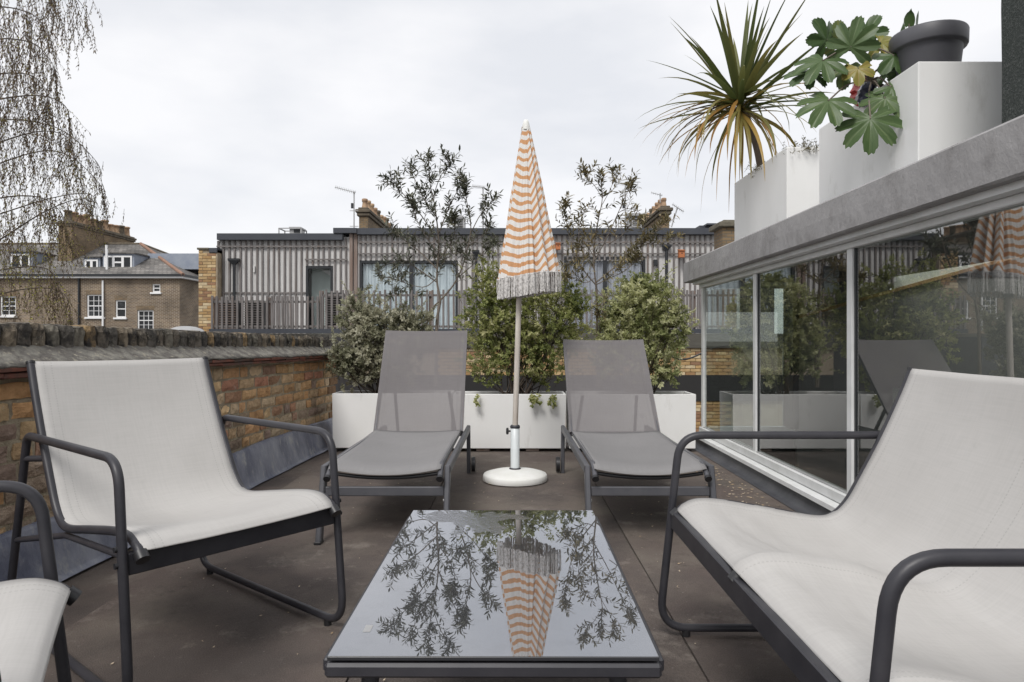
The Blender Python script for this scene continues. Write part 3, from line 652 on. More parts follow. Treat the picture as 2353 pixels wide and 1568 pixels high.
# ------------------------------------------------------------------ plants
def shrub(name, label, base, blobs, nl, size, mt, seed, stems=22, flat=.6, trail=None, group=None):
    t = thing(name, label, 'shrub', base, 0, group); r = random.Random(seed); m = MB(); st = MB(); b0 = Vector(base)
    tot = sum(b[1].x * b[1].y * b[1].z for b in blobs); clumps = []
    for c, rad in blobs:
        share = rad.x * rad.y * rad.z / tot
        for k in range(int(nl / 13 * share)):
            d = rdir(r); q = r.random() ** .42 * (1 + .42 * mnoise.noise(d * 2.6 + c * 3)) * (1.16 if r.random() < .12 else 1); 
            p = c + Vector((d.x * rad.x, d.y * rad.y, d.z * rad.z)) * q
            clumps.append((p, q, c))
    for p, q, c in clumps:
        axis = ((p - c).normalized() * .6 + rdir(r) * .7 + Vector((0, -.1, .35))).normalized(); tl = r.uniform(.04, .09)
        cb = min(1, max(0, .5 + .55 * mnoise.noise(p * 4.5) + r.gauss(0, .16)))
        root = p - axis * tl * .5
        if r.random() < .5: st.tube([root - b0 - axis * .05, root - b0, root - b0 + axis * tl], [.0018, .0015, .001], 3, False)
        for k in range(13):
            u = k / 12; q2 = root + axis * tl * u; a = k * 2.4; ra = axis.orthogonal().normalized(); ra.rotate(Matrix.Rotation(a, 3, axis))
            d = (ra * (1.1 - .5 * u) + axis * .6 + rdir(r) * .35).normalized(); nn = (axis * .8 + Vector((0, 0, .5)) + rdir(r) * .4).normalized()
            l = size * r.uniform(.7, 1.25); m.leaf(q2 - b0, d, nn, l, l * flat * r.uniform(.85, 1.15), min(1, max(0, cb + r.gauss(0, .15))), r.uniform(-.1, .25))
    for k in range(stems):
        c, rad = r.choice(blobs); d = rdir(r); e = c + Vector((d.x * rad.x * .8, d.y * rad.y * .8, abs(d.z) * rad.z * .7))
        s0 = Vector((r.gauss(0, .09), r.gauss(0, .03), 0)); mid = (s0 + (e - b0)) / 2 + rdir(r) * .05
        st.tube(spline([s0, mid, e - b0], 5), [.006 - .0045 * i / 10 for i in range(11)], 5, False)
        for q in range(5):
            p = mid.lerp(e - b0, r.random()); st.tube([p, p + (rdir(r) + Vector((0, 0, .3))) * r.uniform(.05, .15)], [.0025, .001], 3, False)
    for k in range(46):
        c, rad = r.choice(blobs); d = rdir(r); d.z = abs(d.z) * .9 - .1; d.normalize(); p = c + V3(d.x * rad.x, d.y * rad.y, d.z * rad.z) * .85
        ax = (d + V3(0, 0, .5) + rdir(r) * .4).normalized(); l = r.uniform(.07, .20); e = p + ax * l + rdir(r) * .02; md = (p + e) / 2 + rdir(r) * .012
        pts = spline([p - b0, md - b0, e - b0], 5); st.tube(pts, .0013, 3, False); cb = r.uniform(.4, 1)
        for q in range(3, len(pts)):
            for w_ in range(2):
                dd = (ax * .6 + rdir(r)).normalized(); L_ = size * r.uniform(.5, 1.0); m.leaf(pts[q], dd, (V3(0, 0, .6) + rdir(r) * .7).normalized(), L_, L_ * flat, min(1, max(0, cb + r.gauss(0, .12))))
    if trail:
        for (p, l) in trail:
            pp = Vector(p)
            pts = spline([pp, pp + Vector((r.uniform(-.03, .03), -.03, -l * .5)), pp + Vector((r.uniform(-.05, .05), -.02, -l))], 5)
            st.tube([x - b0 for x in pts], .0014, 3, False)
            for x in pts:
                for k in range(3):
                    d = (rdir(r) + Vector((0, -.3, -.2))).normalized(); m.leaf(x - b0, d, Vector((0, -.7, .6)), size * r.uniform(.7, 1.1), size * flat, r.random())
    st.build('stem', 'twig', t); m.build('foliage', mt, t, kind='stuff'); return t
V3 = lambda *a: Vector(a)
YP = 5.86
sz = .46
def blob(px, py, wx, wy, dy=.2, Y=YP): return (at(px, py, Y), V3(wx / FPX * Y, dy, wy / FPX * Y))
shrub('silvery_shrub', 'pale silvery leaved shrub in the left trough beside the brick wall', (at(880, 890, YP).x, YP, sz),
      [blob(820, 835, 62, 52, .22), blob(880, 780, 95, 80, .2), blob(830, 725, 52, 58, .17), blob(940, 750, 55, 48, .17), blob(900, 850, 60, 40, .17), blob(780, 820, 26, 30, .12)], 14000, .031, 'shrub_pale', 21, 26)
shrub('green_shrub', 'dark green twiggy shrub in the middle trough behind the parasol', (at(1190, 890, YP).x, YP, sz),
      [blob(1125, 745, 78, 92, .2), blob(1245, 755, 100, 78, .22), blob(1185, 805, 120, 75, .2), blob(1120, 655, 52, 66, .15), blob(1180, 690, 70, 62, .16), blob(1215, 655, 62, 55, .14), blob(1290, 690, 62, 50, .15), blob(1310, 720, 45, 55, .15), blob(1110, 860, 35, 30, .1), blob(1260, 860, 45, 30, .14)], 16000, .030, 'shrub_green', 22, 40,
      trail=[((at(1270, 892, 5.67).x, 5.67, .47), .07), ((at(1275, 892, 5.67).x, 5.66, .47), .09), ((at(1222, 892, 5.66).x, 5.66, .48), .09), ((at(1225, 892, 5.66).x, 5.66, .48), .06), ((at(1100, 892, 5.66).x, 5.66, .48), .08), ((at(1238, 892, 5.66).x, 5.66, .48), .07)])
shrub('variegated_shrub', 'rounded variegated yellow green shrub in the right trough by the window', (at(1470, 890, YP).x, YP, sz),
      [blob(1470, 720, 88, 85, .24), blob(1420, 770, 62, 80, .2), blob(1535, 745, 52, 72, .2), blob(1490, 830, 72, 55, .2), blob(1540, 860, 24, 26, .12), blob(1395, 830, 35, 40, .14), blob(1480, 660, 55, 32, .16)], 17000, .030, 'shrub_var', 23, 26)

def tree(name, label, base, limbs, mt, seed, leaf_l=.058, dens=1.15, group=None):
    """limbs: (pixel polyline, radius start, radius end, depth end offset)"""
    t = thing(name, label, 'tree', base, 0, group); r = random.Random(seed); b0 = Vector(base); tk = MB(); m = MB()
    for li, (pl, r0, r1, dy, leafy) in enumerate(limbs):
        n = len(pl); pts = []
        for i, (x, y) in enumerate(pl): pts.append(at(x, y, YP + dy[0] + (dy[1] - dy[0]) * i / (n - 1)) - b0)
        sp = spline(pts, 7); N = len(sp); tk.tube(sp, [r0 + (r1 - r0) * i / (N - 1) for i in range(N)], 7 if r0 > .006 else 5, True)
        if not leafy: continue
        nt_ = int(leafy * dens)
        for k in range(nt_):
            u = 1 - .8 * r.random() ** 1.25 if k else 1.0
            i = min(N - 2, int(u * (N - 1))); p = sp[i]; ax = (sp[min(i + 2, N - 1)] - sp[max(i - 1, 0)]).normalized()
            d = (ax * r.uniform(.2, .9) + rdir(r) * .8 + V3(0, 0, .3)).normalized(); l = r.uniform(.06, .17) * (1.15 - .45 * u)
            if k == 0: d = ax; l = .035
            e = p + d * l + V3(0, 0, .02); md = p + d * l * .5 + rdir(r) * .012
            tw = spline([p, md, e], 4); tk.tube(tw, [.0026 - .0016 * q / (len(tw) - 1) for q in range(len(tw))], 4, False)
            nl = r.randint(8, 13); cl = min(1, max(0, .42 + r.gauss(0, .2)))
            for q in range(nl):
                v = .15 + .85 * q / (nl - 1); pp = tw[min(len(tw) - 1, int(v * (len(tw) - 1) + .5))]
                dd = (e - p).normalized(); sdv = dd.orthogonal().normalized(); sdv.rotate(Matrix.Rotation(q * 2.4 + r.random(), 3, dd))
                ld = (dd * (.35 + .45 * v) + sdv * .95 + V3(0, 0, .12) + rdir(r) * .2).normalized(); L_ = leaf_l * r.uniform(.6, 1.2)
                m.leaf(pp, ld, (V3(0, 0, 1) + rdir(r) * .6).normalized(), L_, L_ * r.uniform(.23, .32), min(1, max(0, cl + r.gauss(0, .2))), r.uniform(-.05, .3))
    tk.build('trunk', 'bark', t); m.build('crown', mt, t, kind='stuff'); return t
def br(pl, r0, r1, d0=0, d1=0, leafy=0): return (pl, r0, r1, (d0, d1), leafy)
tree('bay_tree', 'slim dark leaved sapling rising from the left trough, left of the parasol', (at(1000, 890, YP).x, YP, sz), [
    br([(1001, 890), (1003, 800), (1004, 740), (1012, 690)], .016, .011),
    br([(985, 740), (992, 710), (1010, 692)], .006, .006),
    br([(1012, 690), (1004, 640), (1008, 560), (1000, 480), (988, 420), (985, 362)], .010, .002, 0, -.05, 30),
    br([(1012, 690), (1045, 650), (1070, 590), (1082, 520), (1072, 460), (1070, 425)], .008, .002, 0, .12, 22),
    br([(1006, 650), (965, 622), (925, 598), (880, 612)], .006, .0018, 0, -.16, 13),
    br([(1006, 620), (960, 575), (920, 545), (905, 525)], .006, .0018, 0, .15, 16),
    br([(1007, 560), (975, 505), (935, 455), (905, 425), (890, 415)], .006, .0015, 0, -.1, 18),
    br([(1080, 540), (1100, 500), (1120, 475), (1138, 455)], .005, .0015, .08, .16, 12),
    br([(1007, 540), (1030, 480), (1050, 440), (1062, 415)], .006, .0015, 0, .2, 15),
    br([(1050, 640), (1085, 610), (1115, 575), (1140, 560)], .005, .0015, .05, -.1, 13),
    br([(1003, 500), (970, 450), (950, 405), (935, 380)], .005, .0015, 0, .1, 14),
    br([(996, 450), (1010, 410), (1025, 385), (1030, 365)], .004, .0015, -.03, -.12, 12),
    br([(1004, 640), (970, 660), (900, 640), (868, 632)], .005, .0015, 0, -.2, 12),
    br([(1006, 600), (1035, 560), (1045, 530), (1042, 500)], .005, .0015, 0, -.16, 16),
    br([(1004, 580), (980, 545), (955, 500), (950, 470)], .005, .0015, 0, -.15, 14),
    br([(1060, 600), (1075, 570), (1105, 545), (1125, 520)], .004, .0015, .03, .14, 12),
    br([(930, 600), (915, 640), (905, 660), (900, 680)], .003, .0015, -.12, -.2, 8),
    br([(1004, 640), (1020, 600), (1035, 590), (1060, 575)], .004, .0015, 0, .2, 12),
], 'tree_leaf', 31, group='young trees in the trough planters')
tree('bay_tree', 'bronze leaved sapling rising from the right trough, right of the parasol', (at(1372, 890, YP).x, YP, sz), [
    br([(1374, 890), (1372, 800), (1372, 740), (1370, 662)], .013, .010),
    br([(1378, 890), (1379, 800), (1378, 720)], .009, .008),
    br([(1370, 662), (1364, 590), (1372, 520), (1384, 455), (1378, 398)], .008, .0018, 0, -.05, 17),
    br([(1369, 650), (1415, 612), (1455, 578), (1495, 545), (1535, 505)], .007, .0018, 0, .15, 26),
    br([(1369, 655), (1335, 612), (1312, 560), (1300, 500), (1297, 470)], .006, .0016, 0, -.1, 17),
    br([(1366, 600), (1395, 545), (1420, 490), (1440, 445), (1450, 425)], .005, .0016, 0, .2, 14),
    br([(1455, 578), (1490, 560), (1530, 556), (1562, 545)], .003, .0012, .1, 0, 7),
    br([(1366, 620), (1340, 580), (1330, 530), (1345, 480)], .005, .0015, 0, .15, 15),
    br([(1369, 655), (1400, 640), (1440, 620), (1470, 590)], .005, .0015, 0, -.2, 14),
    br([(1384, 455), (1365, 425), (1350, 410), (1345, 398)], .003, .0012, -.03, -.1, 8),
    br([(1384, 470), (1400, 440), (1410, 415), (1412, 400)], .003, .0012, -.03, .05, 7),
    br([(1420, 490), (1440, 480), (1465, 485), (1475, 500)], .003, .0012, .1, .2, 6),
    br([(1364, 590), (1345, 560), (1325, 580), (1305, 610)], .004, .0015, 0, .1, 12),
    br([(1366, 640), (1345, 650), (1320, 640), (1300, 630)], .004, .0015, 0, -.15, 9),
    br([(1400, 560), (1430, 540), (1455, 510), (1480, 505)], .004, .0015, .08, -.1, 12),
    br([(1370, 662), (1390, 690), (1380, 710), (1372, 725)], .003, .0015, 0, -.1, 7),
], 'tree_leaf2', 32, leaf_l=.058, dens=1.15, group='young trees in the trough planters')

# cordyline: every sword leaf its own part
hd = Vector((1.905, 5.70, 2.92)); base = Vector((2.11, 5.72, 2.27))
cor = thing('cordyline_palm', 'spiky cordyline palm with green upper and yellowing drooping lower leaves', 'palm', base)
m = MB(); tr = spline([V3(0, 0, 0), (hd - base) * .5 + V3(.03, 0, 0), hd - base], 8); m.tube(tr, [.036 - .010 * i / (len(tr) - 1) for i in range(len(tr))], 10)
m.build('trunk', 'bark', cor); r = random.Random(41)
def sword(az, el, l, wd, droop, tint):
    m = MB(); N = 9; V = []; F = []; p = hd - base + V3(0, 0, r.uniform(-.09, .05)); e = el; step = l / N
    side = V3(-math.sin(az), math.cos(az), 0); side = (side + rdir(r) * .25).normalized()
    for i in range(N + 1):
        u = i / N; wv = wd * (min(1, .5 + u * 2.2) if u < .25 else (1 - ((u - .25) / .75) ** 1.7)) + .001
        d = V3(math.cos(az) * math.cos(e), math.sin(az) * math.cos(e), math.sin(e)); nrm = side.cross(d).normalized()
        V += [p + side * wv * .5 + nrm * wv * .13, p - nrm * wv * .02, p - side * wv * .5 + nrm * wv * .13]
        p = p + d * step; e -= droop / N * (u * 1.6 + .2)
        e = max(e, -1.5)
    for i in range(N):
        a = i * 3; F += [(a, a + 1, a + 4, a + 3), (a + 1, a + 2, a + 5, a + 4)]
    m.add(V, F, tint, True); 
    for k in range(len(m.t)):
        u = (k // 2) / N; m.t[k] = min(1, max(0, tint + (.12 * u if tint < .5 else 0)))
    m.build('leaf', 'sword', cor)
for k in range(20): sword(r.uniform(0, 6.28), r.uniform(.75, 1.5), r.uniform(.72, 1.02), r.uniform(.040, .056), r.uniform(.05, .6), r.uniform(.15, .52))
for k in range(38): sword(r.uniform(0, 6.28), r.uniform(-.12, .75), r.uniform(.66, .92), r.uniform(.040, .058), r.uniform(.3, 1.2), r.uniform(.14, .52))
for k in range(46):
    a = r.gauss(math.pi * 1.12, .95) if r.random() < .7 else r.uniform(0, 6.28)
    sword(a, r.uniform(-.75, .15), r.uniform(.66, 1.0), r.uniform(.028, .044), r.uniform(.9, 2.0), r.uniform(.45, .98))
for k in range(16): sword(r.uniform(0, 6.28), r.uniform(-.9, -.2), r.uniform(.75, 1.05), r.uniform(.012, .02), r.uniform(1.0, 1.8), r.uniform(.6, 1))

# fatsia
def palm_leaf(sz_, seed, lobes=7):
    r = random.Random(seed); m = MB(); N = 22 * lobes // 2; ring = []; angs = [(-2.15 + 4.3 * i / (lobes - 1)) for i in range(lobes)]
    def rad(a):
        best = .30
        for i, la in enumerate(angs):
            ll = (1.0 - .16 * abs(la) / 2.15) ; x = abs(a - la) / (2.15 / (lobes - 1) * 1.08)
            if x < 1: best = max(best, ll * (1 - x ** 2.7 * .60) * (1 + .035 * math.sin(a * 47)))
        if abs(a) > 2.5: best = .30 * max(.05, (math.pi - abs(a)) / .64)
        return best * sz_
    def hz(a, q):
        h = 0
        for la in angs: h = max(h, 1 - abs(a - la) / .36)
        return (-.24 * q * q + .07 * q * (1 - 2 * max(0, h)) + .10 * mnoise.noise((a * 1.3, q * 2.2, seed)) * q) * sz_
    A = [-math.pi + 2 * math.pi * i / (N * 2) for i in range(N * 2)]
    V = [V3(0, 0, 0)]; rows = (.35, .7, 1.0)
    for q in rows:
        for a in A: rr_ = rad(a) * q; V.append(V3(math.sin(a) * rr_, math.cos(a) * rr_, hz(a, rr_ / sz_)))
    n = len(A); F = [(0, 1 + (i + 1) % n, 1 + i) for i in range(n)]
    for k in range(2):
        for i in range(n): F.append((1 + k * n + i, 1 + k * n + (i + 1) % n, 1 + (k + 1) * n + (i + 1) % n, 1 + (k + 1) * n + i))
    vein = lambda a: any(abs(a - la) < .035 for la in angs)
    m.add(V, F, .3, True); m.vein = [vein(A[i % n]) for i in range(len(F))]; return m
fbase = Vector((2.14, 3.80, 2.26))
fat = thing('fatsia_shrub', 'glossy fatsia with big hand shaped leaves hanging over the roof planter', 'shrub', fbase)
node = at(2003, 185, 3.72) + V3(0, 0, 0); st = MB()
st.tube(spline([V3(0, 0, 0), (node - fbase) * .5 + V3(.02, 0, .01), node - fbase], 6), [.014] * 7 + [.012] * 6, 8)
up = at(1985, 120, 3.72); st.tube(spline([node - fbase, (node + up) / 2 - fbase, up - fbase], 6), [.012 - .0005 * i for i in range(13)], 7)
rf = random.Random(51)
FL = [  # px, py, depth, size, tip direction (across, up), tilt, tint
    (1890, 140, 3.66, .165, (-.55, -.55), .5, .30), (1900, 92, 3.78, .13, (-.5, .8), .3, .18), (1955, 108, 3.64, .155, (.1, .95), .2, .32), (2024, 98, 3.70, .135, (.5, -.4), .1, .74), (1972, 158, 3.60, .095, (-.1, -.8), .3, .82),
    (2055, 128, 3.60, .125, (.3, -.7), .3, .24), (1903, 232, 3.58, .175, (-.55, -.6), .5, .34), (2034, 226, 3.56, .135, (-.3, -.85), .5, .36), (2000, 274, 3.52, .180, (-.15, -.9), .6, .32), (1940, 160, 3.72, .12, (-.2, -.7), .4, .50),
    (1990, 82, 3.82, .12, (.3, .8), .2, .26), (2035, 165, 3.72, .105, (.6, .1), .3, .22), (1862, 168, 3.72, .14, (-.8, -.35), .5, .24), (1930, 96, 3.80, .11, (-.2, .7), .3, .58), (2048, 200, 3.58, .10, (.5, -.5), .3, .3)]
for i, (px, py, Y, s, (dx, dz), tilt, tint) in enumerate(FL):
    p = at(px, py, Y); yv = V3(dx, -.35, dz).normalized(); nv = V3(-.25, -.75, .65 - .1 * tilt).normalized(); xv = yv.cross(nv).normalized(); nv = xv.cross(yv)
    M = Matrix(((xv.x, yv.x, nv.x, 0), (xv.y, yv.y, nv.y, 0), (xv.z, yv.z, nv.z, 0), (0, 0, 0, 1)))
    lf = palm_leaf(s, 60 + i, 7 if s > .13 else 5); lf.v = [tuple(M @ Vector(v) + (p - fbase)) for v in lf.v]
    lf.t = [min(1, max(0, tint + rf.gauss(0, .025) + (.16 if lf.vein[k] else 0) - (.04 if k > 2 * len(lf.t) / 3 else 0))) for k in range(len(lf.t))]
    lf.build('leaf', 'fatsia', fat)
    a = (node if py > 140 else up) - fbase; b = p - fbase; st.tube(spline([a, (a + b) / 2 + V3(0, .02, .04), b], 6), .0045, 6)
st.build('stem', 'bark', fat)

# pot on the roof planter with its own little plant
pc = Vector((2.185, 3.585, 2.24))
pot = thing('plastic_pot', 'dark grey round plastic pot standing in the roof planter', 'plant pot', pc)
MB().lathe([(0, .0), (.125, .0), (.135, .02), (.157, .215), (.160, .22), (.176, .222), (.180, .23), (.182, .295), (.178, .303), (.170, .302), (.166, .25), (.160, .24), (0, .24)], 40).build('pot_body', 'blackpot', pot)
pp = thing('potted_succulent', 'round leaved small plant growing in the dark plastic pot', 'plant', pc + V3(0, 0, .24))
for (dx, dy, h, a) in ((-.135, -.06, .235, .2), (-.085, -.04, .235, .9), (.03, .05, .14, 2.0), (-.10, .07, .20, 1.5)):
    m = MB(); G = []
    for i in range(7):
        t_ = i / 6; ww = .034 * math.sin(math.pi * min(1, .12 + t_ * .88)) ** .6; row = []
        for j in range(5):
            q = (j / 4 - .5) * 2; row.append((dx + math.cos(a) * q * ww, dy + math.sin(a) * q * ww - .02 * t_ * t_, h * .35 + t_ * .085 - .01 * q * q))
        G.append(row)
    m.grid(G, tint=.3); o = m.build('leaf', 'fatsia', pp); MB().tube([(dx, dy, 0), (dx, dy, h * .4)], .004, 5).build('stem', 'bark', o)

# crumpled bag behind the fatsia leaves
bc = Vector((1.99, 3.86, 2.355)); m = MB(); G = []
def bag_mat():
    def ex(n, t, V, cur, mix, rng_, noise, b):
        c = n.new('ShaderNodeTexCoord'); s = n.new('ShaderNodeSeparateXYZ'); t.links.new(c.outputs['Object'], s.inputs[0])
        a = n.new('ShaderNodeMath'); a.operation = 'MULTIPLY_ADD'; a.inputs[1].default_value = .9; t.links.new(s.outputs[1], a.inputs[0]); t.links.new(s.outputs[2], a.inputs[2])
        u = rng_(a.outputs[0], -.055, -.05); v = rng_(a.outputs[0], .055, .06); w2 = rng_(a.outputs[0], -.075, -.07)
        return mix(w2, (.03, .035, .07), mix(u, (.65, .65, .68), mix(v, cur, (.68, .66, .66))))
    return mat('red_plastic', (.42, .035, .03), .35, var=(.34, .02, .02), vs=20, extra=ex, rnd=False)
for i in range(13):
    th = math.pi * i / 12; row = []
    for j in range(20):
        ph = 2 * math.pi * j / 20; d = V3(math.sin(th) * math.cos(ph), math.sin(th) * math.sin(ph), math.cos(th)); q = 1 + .5 * mnoise.noise(d * 2.1 + V3(3, 1, 8)) + .22 * abs(mnoise.noise(d * 6))
        row.append((d.x * .055 * q, d.y * .11 * q, d.z * .075 * q))
    row.append(row[0]); G.append(row)
m.grid(G, smooth=False); o = m.build('crumpled_bag', bag_mat(), loc=bc); tag(o, 'crumpled red and white plastic bag wedged behind the fatsia leaves', 'bag')

# dry plants on the first roof planter
def sprigs(label, p, n, spread, h, seed, cat='plant'):
    m = MB(); r = random.Random(seed)
    for k in range(n):
        a = V3(r.gauss(0, spread), r.gauss(0, spread * .5), 0); d = (rdir(r) + V3(0, 0, .6)).normalized(); l = h * r.uniform(.4, 1)
        pts = [a, a + d * l * .5, a + d * l + rdir(r) * l * .2]; m.tube(pts, [.0016, .0012, .0006], 3, False, r.random())
        for q in range(5): m.leaf(pts[1].lerp(pts[2], r.random()), rdir(r), rdir(r), .022, .005, r.random())
    o = m.build('low_plant', 'sprig', loc=p); tag(o, label, cat); return o
sprigs('low wispy dry plant on the near end of the cordyline planter', V3(2.16, 5.02, 2.31), 110, .065, .13, 5)
sprigs('tuft of short dry stalks at the foot of the cordyline trunk', V3(2.06, 5.52, 2.30), 40, .06, .10, 6)

# ------------------------------------------------------------------ parasol
bx, by = (1183.5 - CX) / FPX * 4.56, 4.56
pb = thing('parasol_stand', 'round white parasol stand with upright tube on the felt', 'parasol stand', (bx, by, .006))
MB().lathe([(0, 0), (.214, 0), (.217, .004), (.213, .034), (.208, .042), (.16, .056), (.09, .068), (.034, .074), (0, .074)], 56).build('base_disc', 'white_base', pb)
MB().lathe([(.034, .07), (.039, .073), (.039, .079), (.032, .082)], 28).build('base_ring', 'frame', pb)
MB().lathe([(.030, .072), (.030, .345), (.027, .347)], 28).build('base_tube', 'tube', pb)
MB().lathe([(.029, .344), (.033, .348), (.033, .360), (.028, .366), (.018, .366), (.016, .36)], 28).build('collar', 'collar', pb)
kn = MB(); 
for k in range(10):
    a = 2 * math.pi * k / 10; kn.box((-.058, math.cos(a) * .015 - .005, .325 + math.sin(a) * .017 - .005), (-.044, math.cos(a) * .015 + .005, .325 + math.sin(a) * .017 + .005), .002)
kn.tube([(-.060, 0, .325), (-.042, 0, .325)], .016, 14); kn.tube([(-.044, 0, .325), (-.028, 0, .325)], .006, 8); kn.build('knob', 'black', pb)
par = thing('parasol', 'closed orange and white striped parasol with long pale fringe', 'parasol', (bx, by, .34))
LEAN = V3(.030, 0, 1)
m = MB(); m.tube([LEAN * 0, LEAN * .5, LEAN * 1.0, LEAN * 2.02], [.0185, .0185, .018, .018], 16); m.build('pole', 'pole', par)
ZT, ZH = 2.035, 1.028; NA, NR = 208, 84; rp_ = random.Random(61)
foldp = [rp_.uniform(-.25, .25) for _ in range(12)]
def pleat(a, t):
    x = a * 7 / (2 * math.pi) + .45 * math.sin(a * 2 + 1) * (.4 + .6 * t) + .22 * math.sin(a * 3 + 2); i = math.floor(x); u = x - i
    tri = 1 - abs(u - .36) / (.36 if u < .36 else .64)
    return tri, int(i) % 7
def canopy_pt(a, t):
    tri, i = pleat(a, t); R_ = .022 + .172 * t ** .97 + .012 * math.sin(a - .2) * t
    q = R_ * (.66 + .42 * tri ** .8 + .05 * math.sin(a * 23 + 3 * t) * t + .05 * foldp[i] * 2 * t)
    q *= 1 + .02 * mnoise.noise((math.cos(a) * 3, math.sin(a) * 3, t * 6))
    z = ZT - (ZT - ZH) * t + (.02 * foldp[i] * t) + .022 * t * math.cos(a)
    cx_ = LEAN.x * z + .012 + .055 * t
    return V3(cx_ + math.cos(a) * q, math.sin(a) * q, z), t + .060 * (tri - .5) * (1, .8, -.6, 1.1, .7, 1, .9, -.5)[i] * min(1, t * 3) + .010 * foldp[i]
G = []; U = []
for k in range(NR + 1):
    t_ = k / NR; row = []; ur = []
    for j in range(NA + 1):
        p, s_ = canopy_pt(2 * math.pi * j / NA, t_); row.append(p); ur.append((j / NA, s_ if t_ > .02 else t_))
    G.append(row); U.append(ur)
MB().grid(G, uv=U).build('canopy', 'canopy', par)
MB().lathe([(.0265, -.045), (.024, -.01), (.018, .012), (.013, .022), (0, .024)], 20, (LEAN.x * ZT + .012, 0, ZT + .012)).build('tip_cap', 'white_base', par)
m = MB(); hem = MB(); hp = []
for k in range(260):
    a = 2 * math.pi * (k + rp_.uniform(-.2, .2)) / 260; p, _ = canopy_pt(a, 1.0); c0 = V3(LEAN.x * p.z + .067, 0, p.z); o_ = (p - c0).normalized(); p = p + o_ * .002
    ln = .138 * rp_.uniform(.95, 1.03); pts = []
    sw = V3(rp_.gauss(0, .0028), rp_.gauss(0, .0028), 0)
    for q in range(9):
        u = q / 8; pts.append(p + V3(0, 0, .008 - ln * u) + sw * u * u + o_ * .008 * u * (1 - u) + V3(math.cos(q * 2.6 + k), math.sin(q * 2.6 + k), 0) * .0016)
    m.tube(pts, [.0032 if q % 2 else .0024 for q in range(8)] + [.0036], 5, False)
m.build('fringe', 'fringe', par, kind='stuff')
hpts = [canopy_pt(2 * math.pi * j / 208, 1.0)[0] for j in range(209)]
hem.tube([p + V3(0, 0, .0) for p in hpts], .005, 6, False); hem.build('hem_band', 'fringe', par)
MB().lathe([(.019, 0), (.03, .0), (.032, .03), (.025, .05), (.019, .052)], 20, (LEAN.x * .9, 0, .885)).build('runner', 'galv', par)

